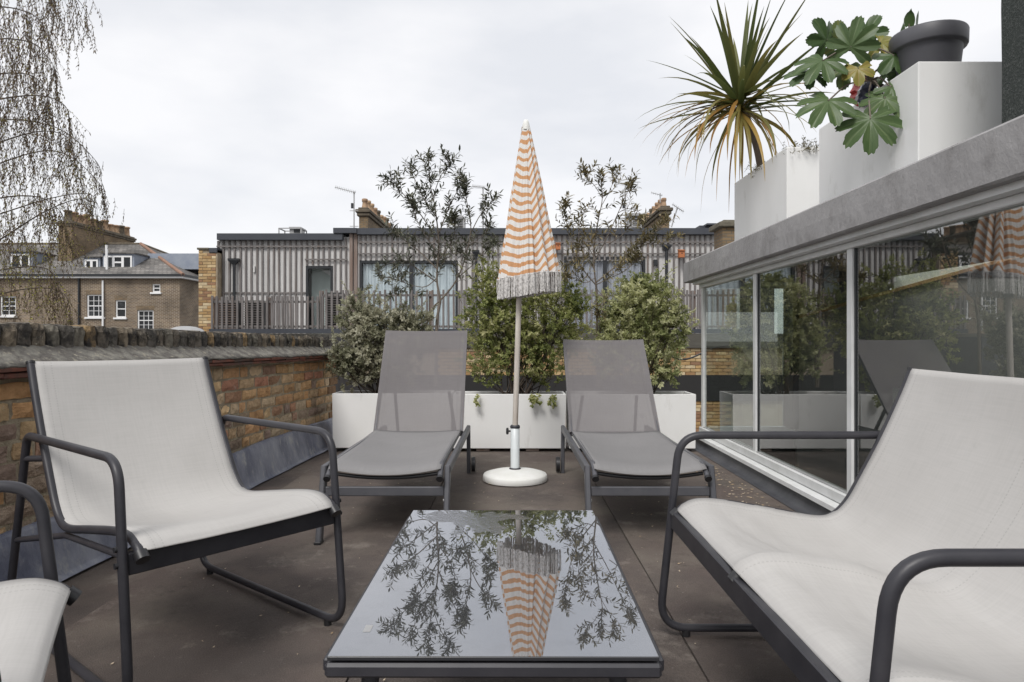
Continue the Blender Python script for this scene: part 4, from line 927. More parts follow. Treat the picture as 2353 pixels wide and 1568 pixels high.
# ------------------------------------------------------------------ sun loungers
def lounger(label, cx, hinge_y, top_y, top_z, seed, wheel=True):
    t = thing('sun_lounger', label, 'sun lounger', (cx, 3.95, 0), 0, 'grey sun loungers facing the camera')
    f = lambda y: y - 3.95
    yF, yR, zs = 3.235, 4.80, .332; HW = .293
    for s in (-1, 1):
        MB().beam((s * HW, f(yF), zs - .004), (s * HW, f(yR), zs - .012), .026, .042, .004).build('side_rail', 'frame2', t)
        o = MB().beam((s * HW, f(yF - .085), .0), (s * HW, f(yF + .012), zs + .014), .026, .05, .005, up=(0, 1, 0)).build('leg', 'frame2', t)
        MB().box((s * HW - .016, f(yF - .088) - .028, .0), (s * HW + .016, f(yF - .088) + .030, .018), .003).build('foot_cap', 'black', o)
        MB().tube([(s * (HW - .018), f(yF - .03), .19), (s * (HW - .012), f(yF - .03), .19)], .007, 8).build('bolt', 'galv', o)
        o = MB().beam((s * HW, f(yR + .02), .0), (s * HW, f(yR - .02), zs + .006), .026, .045, .005, up=(0, 1, 0)).build('leg', 'frame2', t)
        if wheel: MB().tube([(s * (HW + .020), f(yR + .02), .062), (s * (HW + .046), f(yR + .02), .062)], .052, 22).build('wheel', 'black', o)
        # sling tube bending down at the foot end
        pts = fillet([(s * .262, f(hinge_y), zs + .020), (s * .262, f(yF + .03), zs + .018), (s * .262, f(yF - .055), zs - .028)], .05, 6)
        o = MB().tube(pts, .0125, 10).build('seat_tube', 'frame2', t)
        MB().tube([pts[-1], pts[-1] + (pts[-1] - pts[-2]).normalized() * .016], .0165, 12).build('end_cap', 'black', o)
        MB().tube([(s * .274, f(hinge_y), zs + .022), (s * .274, f(top_y), top_z)], .0125, 10).build('back_tube', 'frame2', t)
    MB().beam((-HW + .014, f(yF - .025), .232), (HW - .014, f(yF - .025), .232), .02, .044, .004, up=(0, 0, 1)).build('front_rail', 'frame2', t)
    MB().beam((-HW + .014, f(4.55), .315), (HW - .014, f(4.55), .315), .03, .03, .004).build('cross_rail', 'frame2', t)
    # sagging bar under the foot end
    MB().tube([(-.25 + .5 * i / 12, f(yF - .012), zs - .018 - .022 * (1 - (i / 6 - 1) ** 2)) for i in range(13)], .009, 8).build('sling_bar', 'black', t)
    MB().tube([(-.274, f(top_y), top_z), (.274, f(top_y), top_z)], .011, 10).build('top_bar', 'frame2', t)
    for s in (-1, 1):      # back prop
        a = V3(s * .18, f(hinge_y + (top_y - hinge_y) * .42), zs + (top_z - zs) * .42 - .01); MB().beam(a, (s * .20, f(hinge_y + .42), zs - .03), .02, .012).build('prop', 'frame2', t)
    NX, NY = 17, 22
    G = []; U = []
    for j in range(NY):
        v = j / (NY - 1); row = []; ur = []
        y = hinge_y + (yF - .035 - hinge_y) * v; ed = max(0, (v - .90) / .10)
        for i in range(NX):
            u = i / (NX - 1) * 2 - 1; hwid = .274 - .010 * v
            sag = (1 - u * u) * (.012 + .018 * v + .028 * math.sin(math.pi * min(1, v * 1.1)))
            row.append((u * hwid, f(y), zs + .034 - sag - .022 * ed * ed - .006 * v)); ur.append((u * hwid, v * 1.1))
        G.append(row); U.append(ur)
    o = MB().grid(G, uv=U).build('seat_sling', 'seat_sling', t); o.modifiers.new('thick', 'SOLIDIFY').thickness = .002
    G = []; U = []
    for j in range(NY):
        v = j / (NY - 1); row = []; ur = []
        for i in range(NX):
            u = i / (NX - 1) * 2 - 1; sag = (1 - u * u) * (.010 + .028 * math.sin(math.pi * v)); n = V3(0, -(top_z - zs), (top_y - hinge_y)).normalized()
            row.append(V3(u * .286, f(hinge_y + (top_y - hinge_y) * v), zs + .02 + (top_z - zs) * v) + n * (.013 - sag)); ur.append((u * .286, v * .8))
        G.append(row); U.append(ur)
    MB().grid(G, uv=U).build('back_sling', 'grey_sling', t)
    return t
lounger('grey mesh sun lounger left of the parasol with its back raised higher', -.598, 4.36, 4.79, .98, 1)
lounger('grey mesh sun lounger right of the parasol with its back leaning lower', .650, 4.31, 4.88, .915, 2)

# ------------------------------------------------------------------ sling chairs
def sling_chair(name, label, loc, rz, Wd, mats, center=False, group=None):
    t = thing(name, label, 'armchair' if not center else 'loveseat', loc, rz, group)
    rT = .0124; hw = Wd / 2
    P = [(.076, .0132), (.010, .637), (-.690, .637), (-.885, .0132)]
    for s in (-1, 1):
        loop = [(s * hw, -.45, .0132 + .012), (s * hw, P[0][0], P[0][1] + .012), (s * hw, P[1][0], P[1][1]), (s * hw, P[2][0], P[2][1]), (s * hw, P[3][0], P[3][1] + .012), (s * hw, -.45, .0132 + .012)]
        o = MB().tube(fillet(loop, [.085, .085, .05, .085], 9), rT, 14).build('side_frame', 'frame', t)
        for y in (-.01, -.79): MB().tube([(s * hw, y, .0), (s * hw, y, .022)], .013, 10).build('rubber_foot', 'black', o)
        for z in (.375, .415): MB().tube([(s * (hw + .010), .076 - .109 * z, z), (s * (hw + .018), .076 - .109 * z, z)], .008, 8).build('bolt', 'black', o)
        MB().tube([(s * hw, -.80, .283), (s * (hw - .035), -.46, .352), (s * (hw - .035), .02, .375)], .0095, 8).build('stretcher', 'frame', t)
        MB().tube([(s * hw, -.712, .560), (s * (hw - .036), -.632, .565)], .010, 8).build('spacer', 'frame', t)
    bk = -.648 if not center else -.60
    prof = spline([(0, .066, .404), (0, .044, .422), (0, -.005, .438), (0, -.10, .434), (0, -.28, .406), (0, -.42, .384), (0, -.485, .392), (0, -.535, .432), (0, -.58, .50), (0, -.655, .63), (0, -.725, .765), (0, -.772, .868)], 5)
    if center: prof = [V3(p.x, p.y * .875 - .033, p.z - (.02 * max(0, (p.z - .4) / .47))) for p in prof]
    xs = [-(hw - .032), hw - .032] if not center else [-(hw - .032), 0.0, hw - .032]
    for x in xs:
        bo = .040 if (center and x == 0.0) else 0
        o = MB().tube([p + V3(x, -bo * min(1, max(0, (p.z - .40) / .08)) * (p.y < -.3), -.004 - bo * .6 * (i > 4)) for i, p in enumerate(prof)], .0125, 12).build('sling_tube', 'frame', t)
        e = prof[0] + V3(x, 0, -.004); d = (prof[0] - prof[1]).normalized(); MB().tube([e - d * .006, e + d * .018], .0175, 14).build('end_cap', 'black', o)
        e = prof[-1] + V3(x, -bo, -.004 - bo * .6); d = (prof[-1] - prof[-2]).normalized(); MB().tube([e - d * .002, e + d * .006], .0140, 12).build('end_plug', 'black', o)
    MB().box((-hw + .012, .018, .345), (hw - .012, .042, .402), .003).build('front_rail', 'frame', t)
    MB().tube([(-hw + .05, bk - .02, .545), (hw - .05, bk - .02, .545)], .011, 10).build('back_rail', 'frame', t)
    NX = 21 if not center else 41; G = []; U = []; al = 0; n_ = len(prof)
    cum = [0]
    for i in range(1, n_): cum.append(cum[-1] + (prof[i] - prof[i - 1]).length)
    for i, p in enumerate(prof):
        d = (prof[min(i + 1, n_ - 1)] - prof[max(i - 1, 0)]).normalized(); nrm = V3(0, -d.z, d.y) * -1       # upper / front side
        if nrm.z < 0 and abs(nrm.z) > .3: nrm = -nrm
        if nrm.y < 0 and p.z > .5: nrm = -nrm
        v = cum[i] / cum[-1]; row = []; ur = []
        for j in range(NX):
            x = xs[0] + .002 + (xs[-1] - xs[0] - .004) * j / (NX - 1)
            sag = 0
            for a, b in zip(xs[:-1], xs[1:]):
                if a <= x <= b:
                    u = (x - a) / (b - a); sag = 4 * u * (1 - u)
            if center: u = (x - xs[0]) / (xs[-1] - xs[0]); bl = min(1, max(0, (v - .28) / .3)); sag = sag * (1 - bl) + 4 * u * (1 - u) * bl
            k = .010 + .030 * math.sin(math.pi * min(1, max(0, (v - .02) / .5))) ** 1 + .012 * (v > .5) * math.sin(math.pi * (v - .5) / .5)
            if center: k *= 1.25
            wr = (.0025 * mnoise.noise((x * 5, v * 7, Wd)) + (.0095 * mnoise.noise((x * 7 + v * 19, v * 6 - x * 4, 4)) * max(0, 1 - abs(v - .22) / .22) if center else .0012 * mnoise.noise((x * 22, v * 4, 4)))) * (1 if 0 < j < NX - 1 else 0)
            row.append(p + V3(x, 0, 0) + nrm * (.006 * (1 - .2 * (v > .5)) + (.009 * max(0, 1 - abs(x) / .05) * min(1, max(0, (.55 - v) / .3)) if center else 0) - sag * k + wr)); ur.append((x, cum[i]))
        G.append(row); U.append(ur)
    o = MB().grid(G, uv=U).build('sling', mats, t); o.modifiers.new('thick', 'SOLIDIFY').thickness = .0025
    return t
W1 = .65
sling_chair('sling_armchair', 'cream sling armchair with charcoal frame in front of the brick wall', (-.805, 1.995, .004), math.atan2(-.777, -.630), W1, 'cream', group='cream sling armchairs')
sling_chair('sling_armchair', 'cream sling armchair cut off at the bottom left corner', (-.865, 1.17, .004), R(-61.3), W1, 'cream', group='cream sling armchairs')
sling_chair('sling_loveseat', 'wide two seat cream sling loveseat by the windows', (.543, 1.562, .006), R(90), 1.212, 'cream2', True)

# ------------------------------------------------------------------ coffee table
tx, ty, tz = -.031, 1.683, .40
tab = thing('coffee_table', 'low black glass topped coffee table mirroring the parasol', 'table', (tx, ty, 0), R(-.2))
gt = MB().box((-.2875, -.503, tz - .008), (.2875, .503, tz - .0006), .0012).build('glass_top', 'glass_edge', tab)
MB().box((-.2863, -.5018, tz - .0008), (.2863, .5018, tz)).build('mirror_face', 'table_glass', gt)
for s in (-1, 1):
    MB().box((s * .283 - .017 , -.484, tz - .036), (s * .283 + .017, .484, tz - .013), .003).build('side_rail', 'frame', tab)
    MB().box((-.292, s * .494 - .012, tz - .038), (.292, s * .494 + .012, tz - .0125), .005).build('end_rail', 'frame', tab)
    for q in (-1, 1):
        o = MB().tube([(q * .222, s * .445, tz - .035), (q * .245, s * .475, .004)], [.016, .014], 14).build('leg', 'frame', tab)
        MB().tube([(q * .245, s * .475, 0), (q * .245, s * .475, .012)], .0165, 12).build('foot_cap', 'black', o)
    for q in (-1, 1): MB().tube([(q * .26, s * .46, tz - .018), (q * .26, s * .46, tz - .008)], .012, 10).build('glass_pad', 'black', tab)
MB().box((-.2475, -.405, tz + .0002), (-.2335, -.375, tz + .0006)).build('sticker', 'galv', tab)

# ------------------------------------------------------------------ timber clad neighbour
YN = 17.6; px2 = YN / FPX
def P(px, py, Y=YN): return at(px, py, Y)
nb = thing('timber_clad_house', 'flat roofed house clad in grey vertical larch battens with sliding doors', 'building', (0, YN, 0))
def nbox(name, x0, y0, x1, y1, d0, d1, mt, parent=nb, ch=0, Y=YN):
    a = P(x0, y1, Y); b = P(x1, y0, Y); return MB().box((a.x, d0 + (Y - YN), a.z), (b.x, d1 + (Y - YN), b.z), ch).build(name, mt, parent)
# backing boards, left block and right block (openings left free)
for (x0, y0, x1, y1) in ((500, 553, 703, 775), (703, 553, 765, 611), (765, 545, 822, 775), (820, 541, 1700, 599), (820, 599, 826, 775), (1052, 599, 1296, 775), (1483, 599, 1700, 775)):
    nbox('cladding_board', x0, y0, x1, y1, .0, .12, 'board')
bt_cache = {}
def batten(px, y0, y1, wd=.045, dp=.045, name='batten', parent=nb, mt='batten', dy=-.046, Y=YN, rr=rb):
    a = P(px, y1, Y); b = P(px, y0, Y); h = round((b.z - a.z), 2)
    key = (name, wd, dp, h)
    if key not in bt_cache: bt_cache[key] = MB().box((-wd / 2, 0, 0), (wd / 2, dp, h), .004).mesh(name, mt)
    return link(name, bt_cache[key], parent, (a.x + rr.uniform(-.006, .006), dy + (Y - YN) + rr.uniform(-.004, .004), a.z), (0, rr.gauss(0, .003), 0))
x = 502
while x < 800:
    if 531 < x < 551: batten(x, 553, 594)
    elif 702 < x < 767: batten(x, 553, 611 - rb.uniform(0, 3))
    else: batten(x, 549 if x > 765 else 553.5, 775)
    x += 12.75
nbox('horizontal_batten', 500, 565.5, 800, 569, -.075, -.047, 'batten')
nbox('horizontal_batten', 500, 671.5, 702, 675, -.040, -.002, 'batten')
nbox('horizontal_batten', 702, 595.5, 800, 599, -.075, -.047, 'batten')
nbox('corner_post', 805, 536, 812, 775, -.10, .0, 'postbrown'); nbox('corner_post', 814, 538, 822, 775, -.06, .0, 'postbrown')
x = 828
while x < 1690:
    openw = (826 < x < 1052) or (1296 < x < 1483)
    hop = 1086 < x < 1103 or 1519 < x < 1540
    batten(x, 541, 599 if openw else (575 if hop else 775)); x += 12.2
nbox('horizontal_batten', 824, 556, 1700, 559.3, -.075, -.047, 'batten'); nbox('horizontal_batten', 824, 582.3, 1700, 585.6, -.075, -.047, 'batten')
# fascias
o = nbox('roof_fascia', 504, 538.5, 790, 553, -.16, .6, 'fascia'); o.rotation_euler = (0, 0, 0)
nbox('roof_fascia', 770, 526.5, 823, 538, -.20, .6, 'fascia'); nbox('roof_fascia', 823, 526.5, 1700, 540.5, -.16, .6, 'fascia')
nbox('raised_roof', 1627, 506.5, 1760, 520, .8, 3, 'fascia'); nbox('raised_roof', 1640, 504, 1760, 508, .6, 3, 'fascia')
MB().box((P(500, 0).x, .6, -2), (P(1800, 0).x, 6, P(0, 545).z)).build('house_body', 'dark', nb)
# openings
def opening(x0, y0, x1, y1, cols, back, curtain, name='window'):
    f = MB(); a = P(x0, y1); b = P(x1, y0); w_ = 5.5 * px2
    f.box((a.x, -.02, a.z), (a.x + w_, .06, b.z)); f.box((b.x - w_, -.02, a.z), (b.x, .06, b.z)); f.box((a.x + w_, -.02, b.z - w_), (b.x - w_, .06, b.z))
    f.box((a.x + w_, -.02, a.z), (b.x - w_, .06, a.z + .05))
    for c in cols: q = P(c, 0).x; f.box((q - .05, -.015, a.z + .05), (q + .05, .055, b.z - w_))
    o = f.build(name, 'anth', nb)
    MB().box((a.x + w_, .02, a.z + .05), (b.x - w_, .026, b.z - w_)).build('pane', 'far_glass', o)
    if curtain:
        G = []; N = int((b.x - a.x) / .016)
        for i in range(N + 1):
            xx = a.x + w_ + (b.x - a.x - 2 * w_) * i / N; yy = .10 + .03 * math.sin(xx * 34) + .02 * math.sin(xx * 71 + 1); G.append([(xx, yy, a.z), (xx, yy * 1.0, b.z - .08)])
        MB().grid(G).build('curtain', curtain, o)
    MB().box((a.x, .5, a.z), (b.x, .55, b.z)).build('room_wall', back, o); return o
opening(703, 611.5, 765, 775, [], 'roomwall', None, 'glazed_door')
m = MB(); q = [P(727, 617), P(765, 617), P(765, 642), P(745, 628)]; m.add([(p.x, .46, p.z) for p in q], [(0, 1, 2, 3)]); o = m.build('rooflight_reveal', 'wpaint', nb); o.modifiers.new('thick', 'SOLIDIFY').thickness = .03
opening(826, 599, 1052, 775, [945], 'dark', 'curtain', 'sliding_door'); opening(1296, 591, 1483, 775, [1390], 'dark', 'curtain2', 'sliding_door')
for (x0, x1, y0, yb) in ((529, 554, 595, 770), (1086, 1102, 576, 770), (1519, 1540, 563.5, 770)):
    a = P(x0, y0 + 5); b = P(x1, y0 + 5); cx_ = (a.x + b.x) / 2; hw_ = (b.x - a.x) / 2; m = MB()
    V = [(cx_ - hw_, -.17, a.z + .05), (cx_ + hw_, -.17, a.z + .05), (cx_ + hw_, -.05, a.z + .05), (cx_ - hw_, -.05, a.z + .05), (cx_ - hw_, -.17, a.z), (cx_ + hw_, -.17, a.z), (cx_ + hw_, -.05, a.z), (cx_ - hw_, -.05, a.z),
         (cx_ - .04, -.14, a.z - .1), (cx_ + .04, -.14, a.z - .1), (cx_ + .04, -.07, a.z - .1), (cx_ - .04, -.07, a.z - .1)]
    F = [(3, 2, 1, 0)]
    for k in (0, 4): F += [(k + i, k + (i + 1) % 4, k + 4 + (i + 1) % 4, k + 4 + i) for i in range(4)]
    m.add(V, F); o = m.build('rain_hopper', 'anth', nb); MB().tube([(cx_, -.10, a.z - .08), (cx_, -.10, P(0, yb).z)], .038, 10).build('downpipe', 'anth', o)
nbox('wall_lamp', 1500, 598, 1508.5, 611.5, -.16, -.05, 'anth', ch=.01)
nbox('vent_cover', 583, 612, 587, 626, -.05, -.002, 'board')
nbox('deck_edge', 480, 756, 1750, 766, 0, .1, 'fascia', Y=14.98)
nbox('deck', 480, 766.5, 1750, 768, 0.02, 2.4, 'board', Y=15.0)
# brick base under the deck with dark slot
base_t = thing('boundary_wall', 'yellow stock brick wall with dark strip openings below the timber fence', 'wall', (0, 14.9, 0))
YB = 14.9
def bb(px, py): return at(px, py, YB)
MB().box((bb(400, 0).x, .04, -3.2), (bb(1800, 0).x, .3, bb(0, 798).z)).build('wall_core', 'ymortar', base_t)
MB().box((bb(400, 0).x, -.06, bb(0, 800).z), (bb(1800, 0).x, .25, bb(0, 767).z), .006).build('timber_beam', 'beamwood', base_t)
MB().box((bb(400, 0).x, -.03, bb(0, 921).z), (bb(1800, 0).x, .02, bb(0, 862).z)).build('dark_strip', 'darkstrip', base_t)
yb_mesh = MB().box((-.1055, 0, -.0315), (.1055, .05, .0315), .004, .002, rb).mesh('brick', 'ybrick')
yh_mesh = MB().box((-.05, 0, -.0315), (.05, .05, .0315), .004, .002, rb).mesh('brick', 'ybrick')
def tint3(c):
    q = rb.uniform(.85, 1.15); return tuple(v * q for v in c)
YPAL = [(.44, .29, .135), (.50, .36, .19), (.38, .24, .11), (.54, .42, .25), (.33, .20, .10), (.47, .33, .17), (.56, .46, .30), (.29, .17, .10)]
lst = []
for (ya, yb_) in ((800, 861), (922, 1010)):
    z = bb(0, ya).z - .04; c = 0
    while z > bb(0, yb_).z:
        xx = bb(1010, 0).x + (.11 if c % 2 else 0)
        while xx < bb(1680, 0).x: lst.append((xx, z)); xx += .2235
        z -= .0745; c += 1
def vis(q): px = CX + q[0] / YB * FPX; return 0 if 1535 < px < 1690 else (1 if 1060 < px < 1300 else 2)
lst.sort(key=vis)
for q in lst[:285]: link('brick', yb_mesh, base_t, (q[0], .0, q[1]), color=tint3(rb.choice(YPAL)))
m = MB()
for q in lst[285:]: m.box((q[0] - .1055, 0, q[1] - .0315), (q[0] + .1055, .05, q[1] + .0315))
o = m.build('brick_remainder', 'ybrick', base_t, kind='stuff'); o.color = (.45, .31, .15, 1)
# brick end pier of the neighbour
pier = thing('brick_pier', 'tall yellow brick pier at the left end of the timber house', 'wall', (0, 17.3, 0))
YQ = 17.3; a = at(456, 0, YQ).x; b = at(499, 0, YQ).x
MB().box((a + .012, .012, -3), (b - .0, .5, at(0, 574, YQ).z)).build('pier_core', 'ymortar', pier)
MB().box((a - .03, -.03, at(0, 574, YQ).z), (at(480, 0, YQ).x, .5, at(0, 569.5, YQ).z), .006).build('coping_stone', 'stone', pier)
MB().box((at(480.5, 0, YQ).x, -.02, at(0, 581, YQ).z), (b, .5, at(0, 569.8, YQ).z), .006).build('cap_flashing', 'fascia', pier)
z = at(0, 574.5, YQ).z - .04; c = 0
while z > at(0, 772, YQ).z:
    xx = a
    ws = [.2115, .2115] if c % 2 else [.1, .2115, .1]
    if z > at(0, 582, YQ).z: ws = ws[:1]
    for w_ in ws:
        link('brick', yb_mesh if w_ > .15 else yh_mesh, pier, (xx + w_ / 2, rb.uniform(-.003, .003), z), color=tint3(rb.choice(YPAL))); xx += w_ + .012
    z -= .0745; c += 1
# balcony fence
YFc = 15.0
fen = thing('balcony_fence', 'grey weathered picket fence along the edge of the neighbour balcony', 'fence', (0, YFc, 0))
def pick(px, y0, y1=766, wd=.045, name='picket', mt='batten', dp=.03, dy=0):
    a = at(px, y1, YFc); h = round(at(px, y0, YFc).z - a.z, 2); key = (name, wd, h, mt)
    if key not in bt_cache: bt_cache[key] = MB().box((-wd / 2, 0, 0), (wd / 2, dp, h), .003).mesh(name, mt)
    link(name, bt_cache[key], fen, (a.x + rb.uniform(-.008, .008), dy, a.z), (0, rb.gauss(0, .005), 0))
x = 486
while x < 745: pick(x, 681 + rb.uniform(-1.5, 1.5)); x += 11.6
x = 738
while x < 1640: pick(x, 667 + rb.uniform(-1.5, 1.5)); x += 12.2
def frail(x0, x1, y0, y1, name='fence_rail', mt='batten', d0=.032, d1=.075):
    a = at(x0, y1, YFc); b = at(x1, y0, YFc); MB().box((a.x, d0, a.z), (b.x, d1, b.z), .004).build(name, mt, fen)
frail(484, 737, 691, 696); frail(484, 737, 748, 753); frail(738, 1650, 676, 681); frail(738, 1650, 748, 753)
for px in (491, 612, 735, 988, 1250, 1440, 1595): frail(px - 4, px + 5, 668 if px > 700 else 683, 766, 'fence_post', 'postbrown', .078, .17)
for x0, x1 in ((501, 541), (560, 601), (746, 782)):
    lou = thing('louvred_cabinet', {501: 'louvred timber cabinet leftmost behind the balcony fence', 560: 'louvred timber cabinet second from left behind the balcony fence', 746: 'louvred timber cabinet behind the silvery shrub and fence'}[x0], 'cabinet', (0, 15.6, 0), group='louvred cabinets on the balcony')
    y_ = 672 if x0 > 700 else 690; a = at(x0, 766, 15.6); b = at(x1, y_, 15.6); MB().box((a.x, .05, a.z), (b.x, .4, b.z)).build('cabinet_body', 'dark', lou)
    sl = MB().beam((a.x, .0, 0), (b.x, .0, 0), .05, .014).mesh('slat', 'postbrown' if x0 == 501 else 'batten'); z = a.z
    while z < b.z: link('slat', sl, lou, (0, .02, z), (R(0), 0, 0)); z += .055
# bird boxes, feeder
for (x0, y0, x1, y1, lb) in ((1561, 573, 1573.5, 591, 'orange timber bird box near the window corner'), (1277, 557, 1288, 573, 'orange timber bird box half hidden right of the parasol')):
    a = at(x0, y1, 17.3); b = at(x1, y0, 17.3); t = thing('bird_box', lb, 'bird box', ((a.x + b.x) / 2, 17.3, a.z), group='bird boxes on the cladding'); hw_ = (b.x - a.x) / 2; h = b.z - a.z
    m = MB(); m.add([(-hw_, 0, 0), (hw_, 0, 0), (hw_, .16, 0), (-hw_, .16, 0), (-hw_, 0, h * .8), (hw_, 0, h * .8), (hw_, .16, h), (-hw_, .16, h)], [(0, 1, 5, 4), (1, 2, 6, 5), (2, 3, 7, 6), (3, 0, 4, 7), (3, 2, 1, 0), (4, 5, 6, 7)]); m.build('box_body', 'terra', t)
    MB().beam((0, -.03, h * .84), (0, .18, h * 1.06), hw_ * 2.3, .012).build('lid', 'terra', t); MB().tube([(0, -.002, h * .5), (0, .004, h * .5)], .016, 12).build('entry_hole', 'black', t)
# roof plant, antennas, chimneys
def acunit(x0, y0, x1, y1, label, Y=21):
    a = at(x0, y1, Y); b = at(x1, y0, Y); t = thing('roof_unit', label, 'air conditioner', ((a.x + b.x) / 2, Y, a.z - .2), group='air conditioning units on the flat roof'); hw_ = (b.x - a.x) / 2; h = b.z - a.z + .2
    MB().box((-hw_ * .1, 0, .22), (hw_ * .95, .4, h * .92), .01).build('housing', 'galv', t)
    for i in range(6): MB().box((hw_ * .3, -.012, .28 + i * (h - .36) / 6), (hw_ * .85, -.002, .30 + i * (h - .36) / 6)).build('grille_bar', 'anth', t)
    f = MB()
    for s in (-1, 1):
        for d in (-.05, .5): f.beam((s * hw_, d, 0), (s * hw_, d, h * .9), .03, .03)
    for d in (-.05, .5): f.beam((-hw_, d, h * .9), (hw_, d, h * .9), .03, .03); f.beam((-hw_, d, h * .4), (hw_, d, h * .4), .02, .02)
    f.beam((-hw_, -.05, h * .9), (-hw_, .5, h * .9), .03, .03); f.beam((hw_, -.05, h * .9), (hw_, .5, h * .9), .03, .03); f.build('frame', 'galv', t)
    MB().box((-hw_ * .1, -.05, h * .93), (hw_ * .95, .5, h)).build('top_grating', 'galv', t)
acunit(642, 522, 693, 541, 'metal air conditioning unit on the left part of the flat roof'); acunit(1028, 497, 1066, 530, 'metal air conditioning unit behind the left sapling'); acunit(1421, 490, 1473, 528, 'metal air conditioning unit behind the right sapling')
def antenna(label, px, ytop, ybot, bx0, by0, bx1, by1, Y=19, n=12, el=.10, lean=0, extra=True):
    b0 = at(px, ybot, Y); tp = at(px + lean, ytop, Y); t = thing('tv_antenna', label, 'antenna', b0, group='television antennas on the roofs')
    MB().tube([(0, 0, 0), tp - b0], .018, 8).build('mast', 'galv', t)
    p = at(bx0, by0, Y) - b0; q = at(bx1, by1, Y) - b0; o = MB().tube([p, q], .012, 6).build('boom', 'galv', t); m = MB()
    for i in range(n):
        c = p.lerp(q, i / (n - 1)); d = V3(0, 1, .25) * el; m.tube([c - d, c + d], .006, 4)
        d = V3(.25, 0, 1) * el * .5; m.tube([c - d, c + d], .005, 4)
    m.build('element', 'galv', o, kind='stuff')
    if extra:
        for z in (.12, .55): MB().tube([V3(-.12, 0, z), V3(.12, 0, z)], .01, 5).build('bracket', 'galv', t)
        MB().box((-.08, -.03, .62), (-.02, .03, .76)).build('junction_box', 'anth', t)
antenna('tall television antenna with long boom pointing left above the roof', 813.5, 440, 530, 771, 430.5, 816, 442.5)
antenna('television antenna right of the left sapling', 1110, 429, 530, 1085, 428, 1114, 431)
antenna('slim antenna poking above the right sapling', 1437, 422, 530, 1407, 417, 1440, 425)
antenna('small antenna standing on the right chimney', 1517, 444, 466, 1497, 443, 1521, 449, Y=24, n=6, extra=False)
antenna('leaning antenna beside the right chimney', 1543, 476, 522, 1546, 470, 1570, 486, n=7, lean=14, extra=False)
def stack(label, x0, x1, xr, ytop, ybot, Y, length, npots, pot_h, ra0=.125):
    """a long chimney stack running away from the camera; x0..x1 is its near end"""
    a = at(x0, ybot, Y); b = at(x1, ytop, Y); t = thing('chimney_stack', label, 'chimney', ((a.x + b.x) / 2, Y, a.z - 1.0), group='chimney stacks'); hw_ = (b.x - a.x) / 2; h = b.z - a.z + 1.0
    MB().box((-hw_, 0, 0), (hw_, length, h - .30)).build('stack', 'chim', t)
    o = MB().box((-hw_ - .07, -.07, h - .30), (hw_ + .07, length + .07, h - .18), .015).box((-hw_ - .12, -.12, h - .18), (hw_ + .12, length + .12, h - .06), .02).box((-hw_ - .03, -.03, h - .06), (hw_ + .03, length + .03, h + .02), .02).build('cap', 'chimcap', t)
    rr = random.Random(npots)
    for i in range(npots):
        y = .25 + (length - .5) * i / max(1, npots - 1); hh = pot_h * rr.uniform(.75, 1.1); ra = min(hw_ * .6, ra0)
        MB().lathe([(ra * 1.25, 0), (ra * 1.1, .1), (ra, .14), (ra * .9, hh - .12), (ra * 1.15, hh - .1), (ra * 1.15, hh - .02), (ra * .9, hh), (ra * .7, hh), (ra * .6, .3)], 14, (rr.uniform(-.05, .05) * hw_, y, h + .02)).build('chimney_pot', 'pot' if rr.random() < .7 else 'chimcap', t)
stack('long brick chimney behind the flat roof left of the left sapling', 825, 845, 890, 478, 535, 25, 5.5, 9, .40)
stack('brick chimney behind the flat roof right of the right sapling', 1520, 1538, 1490, 474, 535, 25, 5, 9, .36)
# stone topped pier by the extension roof
t = thing('stone_pier', 'weathered brick pier with stone cap above the extension roof', 'wall', (at(1672, 0, 15.5).x, 15.5, 0)); hw_ = 16 / FPX * 15.5
MB().box((-hw_, -.15, .5), (hw_, .5, at(0, 525, 15.5).z)).build('pier_body', 'chim', t)
MB().box((-hw_ - .10, -.25, at(0, 525, 15.5).z), (hw_ + .10, .6, at(0, 513, 15.5).z), .02).box((-hw_ + .02, -.12, at(0, 513, 15.5).z), (hw_ - .02, .45, at(0, 507, 15.5).z), .02).build('pier_cap', 'stone', t)
# cable by the window corner
m = MB(); m.tube(spline([at(1530, 812, 9), at(1560, 826, 9), at(1590, 822, 9), at(1640, 800, 9), at(1700, 790, 9)], 6), .012, 6); o = m.build('cable', 'anth'); tag(o, 'black cable sagging across the yellow brick by the window corner', 'cable')
# dome rooflight behind the left wall
fr_ = thing('flat_roof_block', 'low flat roof hidden behind the brick wall carrying a dome rooflight', 'building', (at(430, 0, 10.3).x, 10.3, -3.2))
MB().box((-.9, -1.2, 0), (2.0, 3, 4.17)).build('roof_block', 'lead2', fr_)
dm = thing('dome_rooflight', 'white domed rooflight showing just above the brick wall', 'rooflight', (at(427, 0, 10.3).x, 10.3, .945))
MB().lathe([(.275, 0), (.275, .10), (.262, .112), (.22, .148), (.14, .178), (.06, .19), (0, .192)], 32).build('dome', 'galv', dm)

# ------------------------------------------------------------------ brown brick house far left
YH = 38.0; hs = YH / FPX
def H(px, py): return at(px, py, YH)
hou = thing('brick_house', 'brown brick house with grey slate hip roof and white sash windows', 'building', (0, YH, 0))
xl = H(-420, 0).x; xr = H(413, 0).x; ze = H(0, 640).z
holes = [(199, 677, 238.5, 729), (265, 690, 289, 730), (315, 713, 352.5, 760), (349.5, 652.5, 368, 672), (0, 681, 36, 726)]
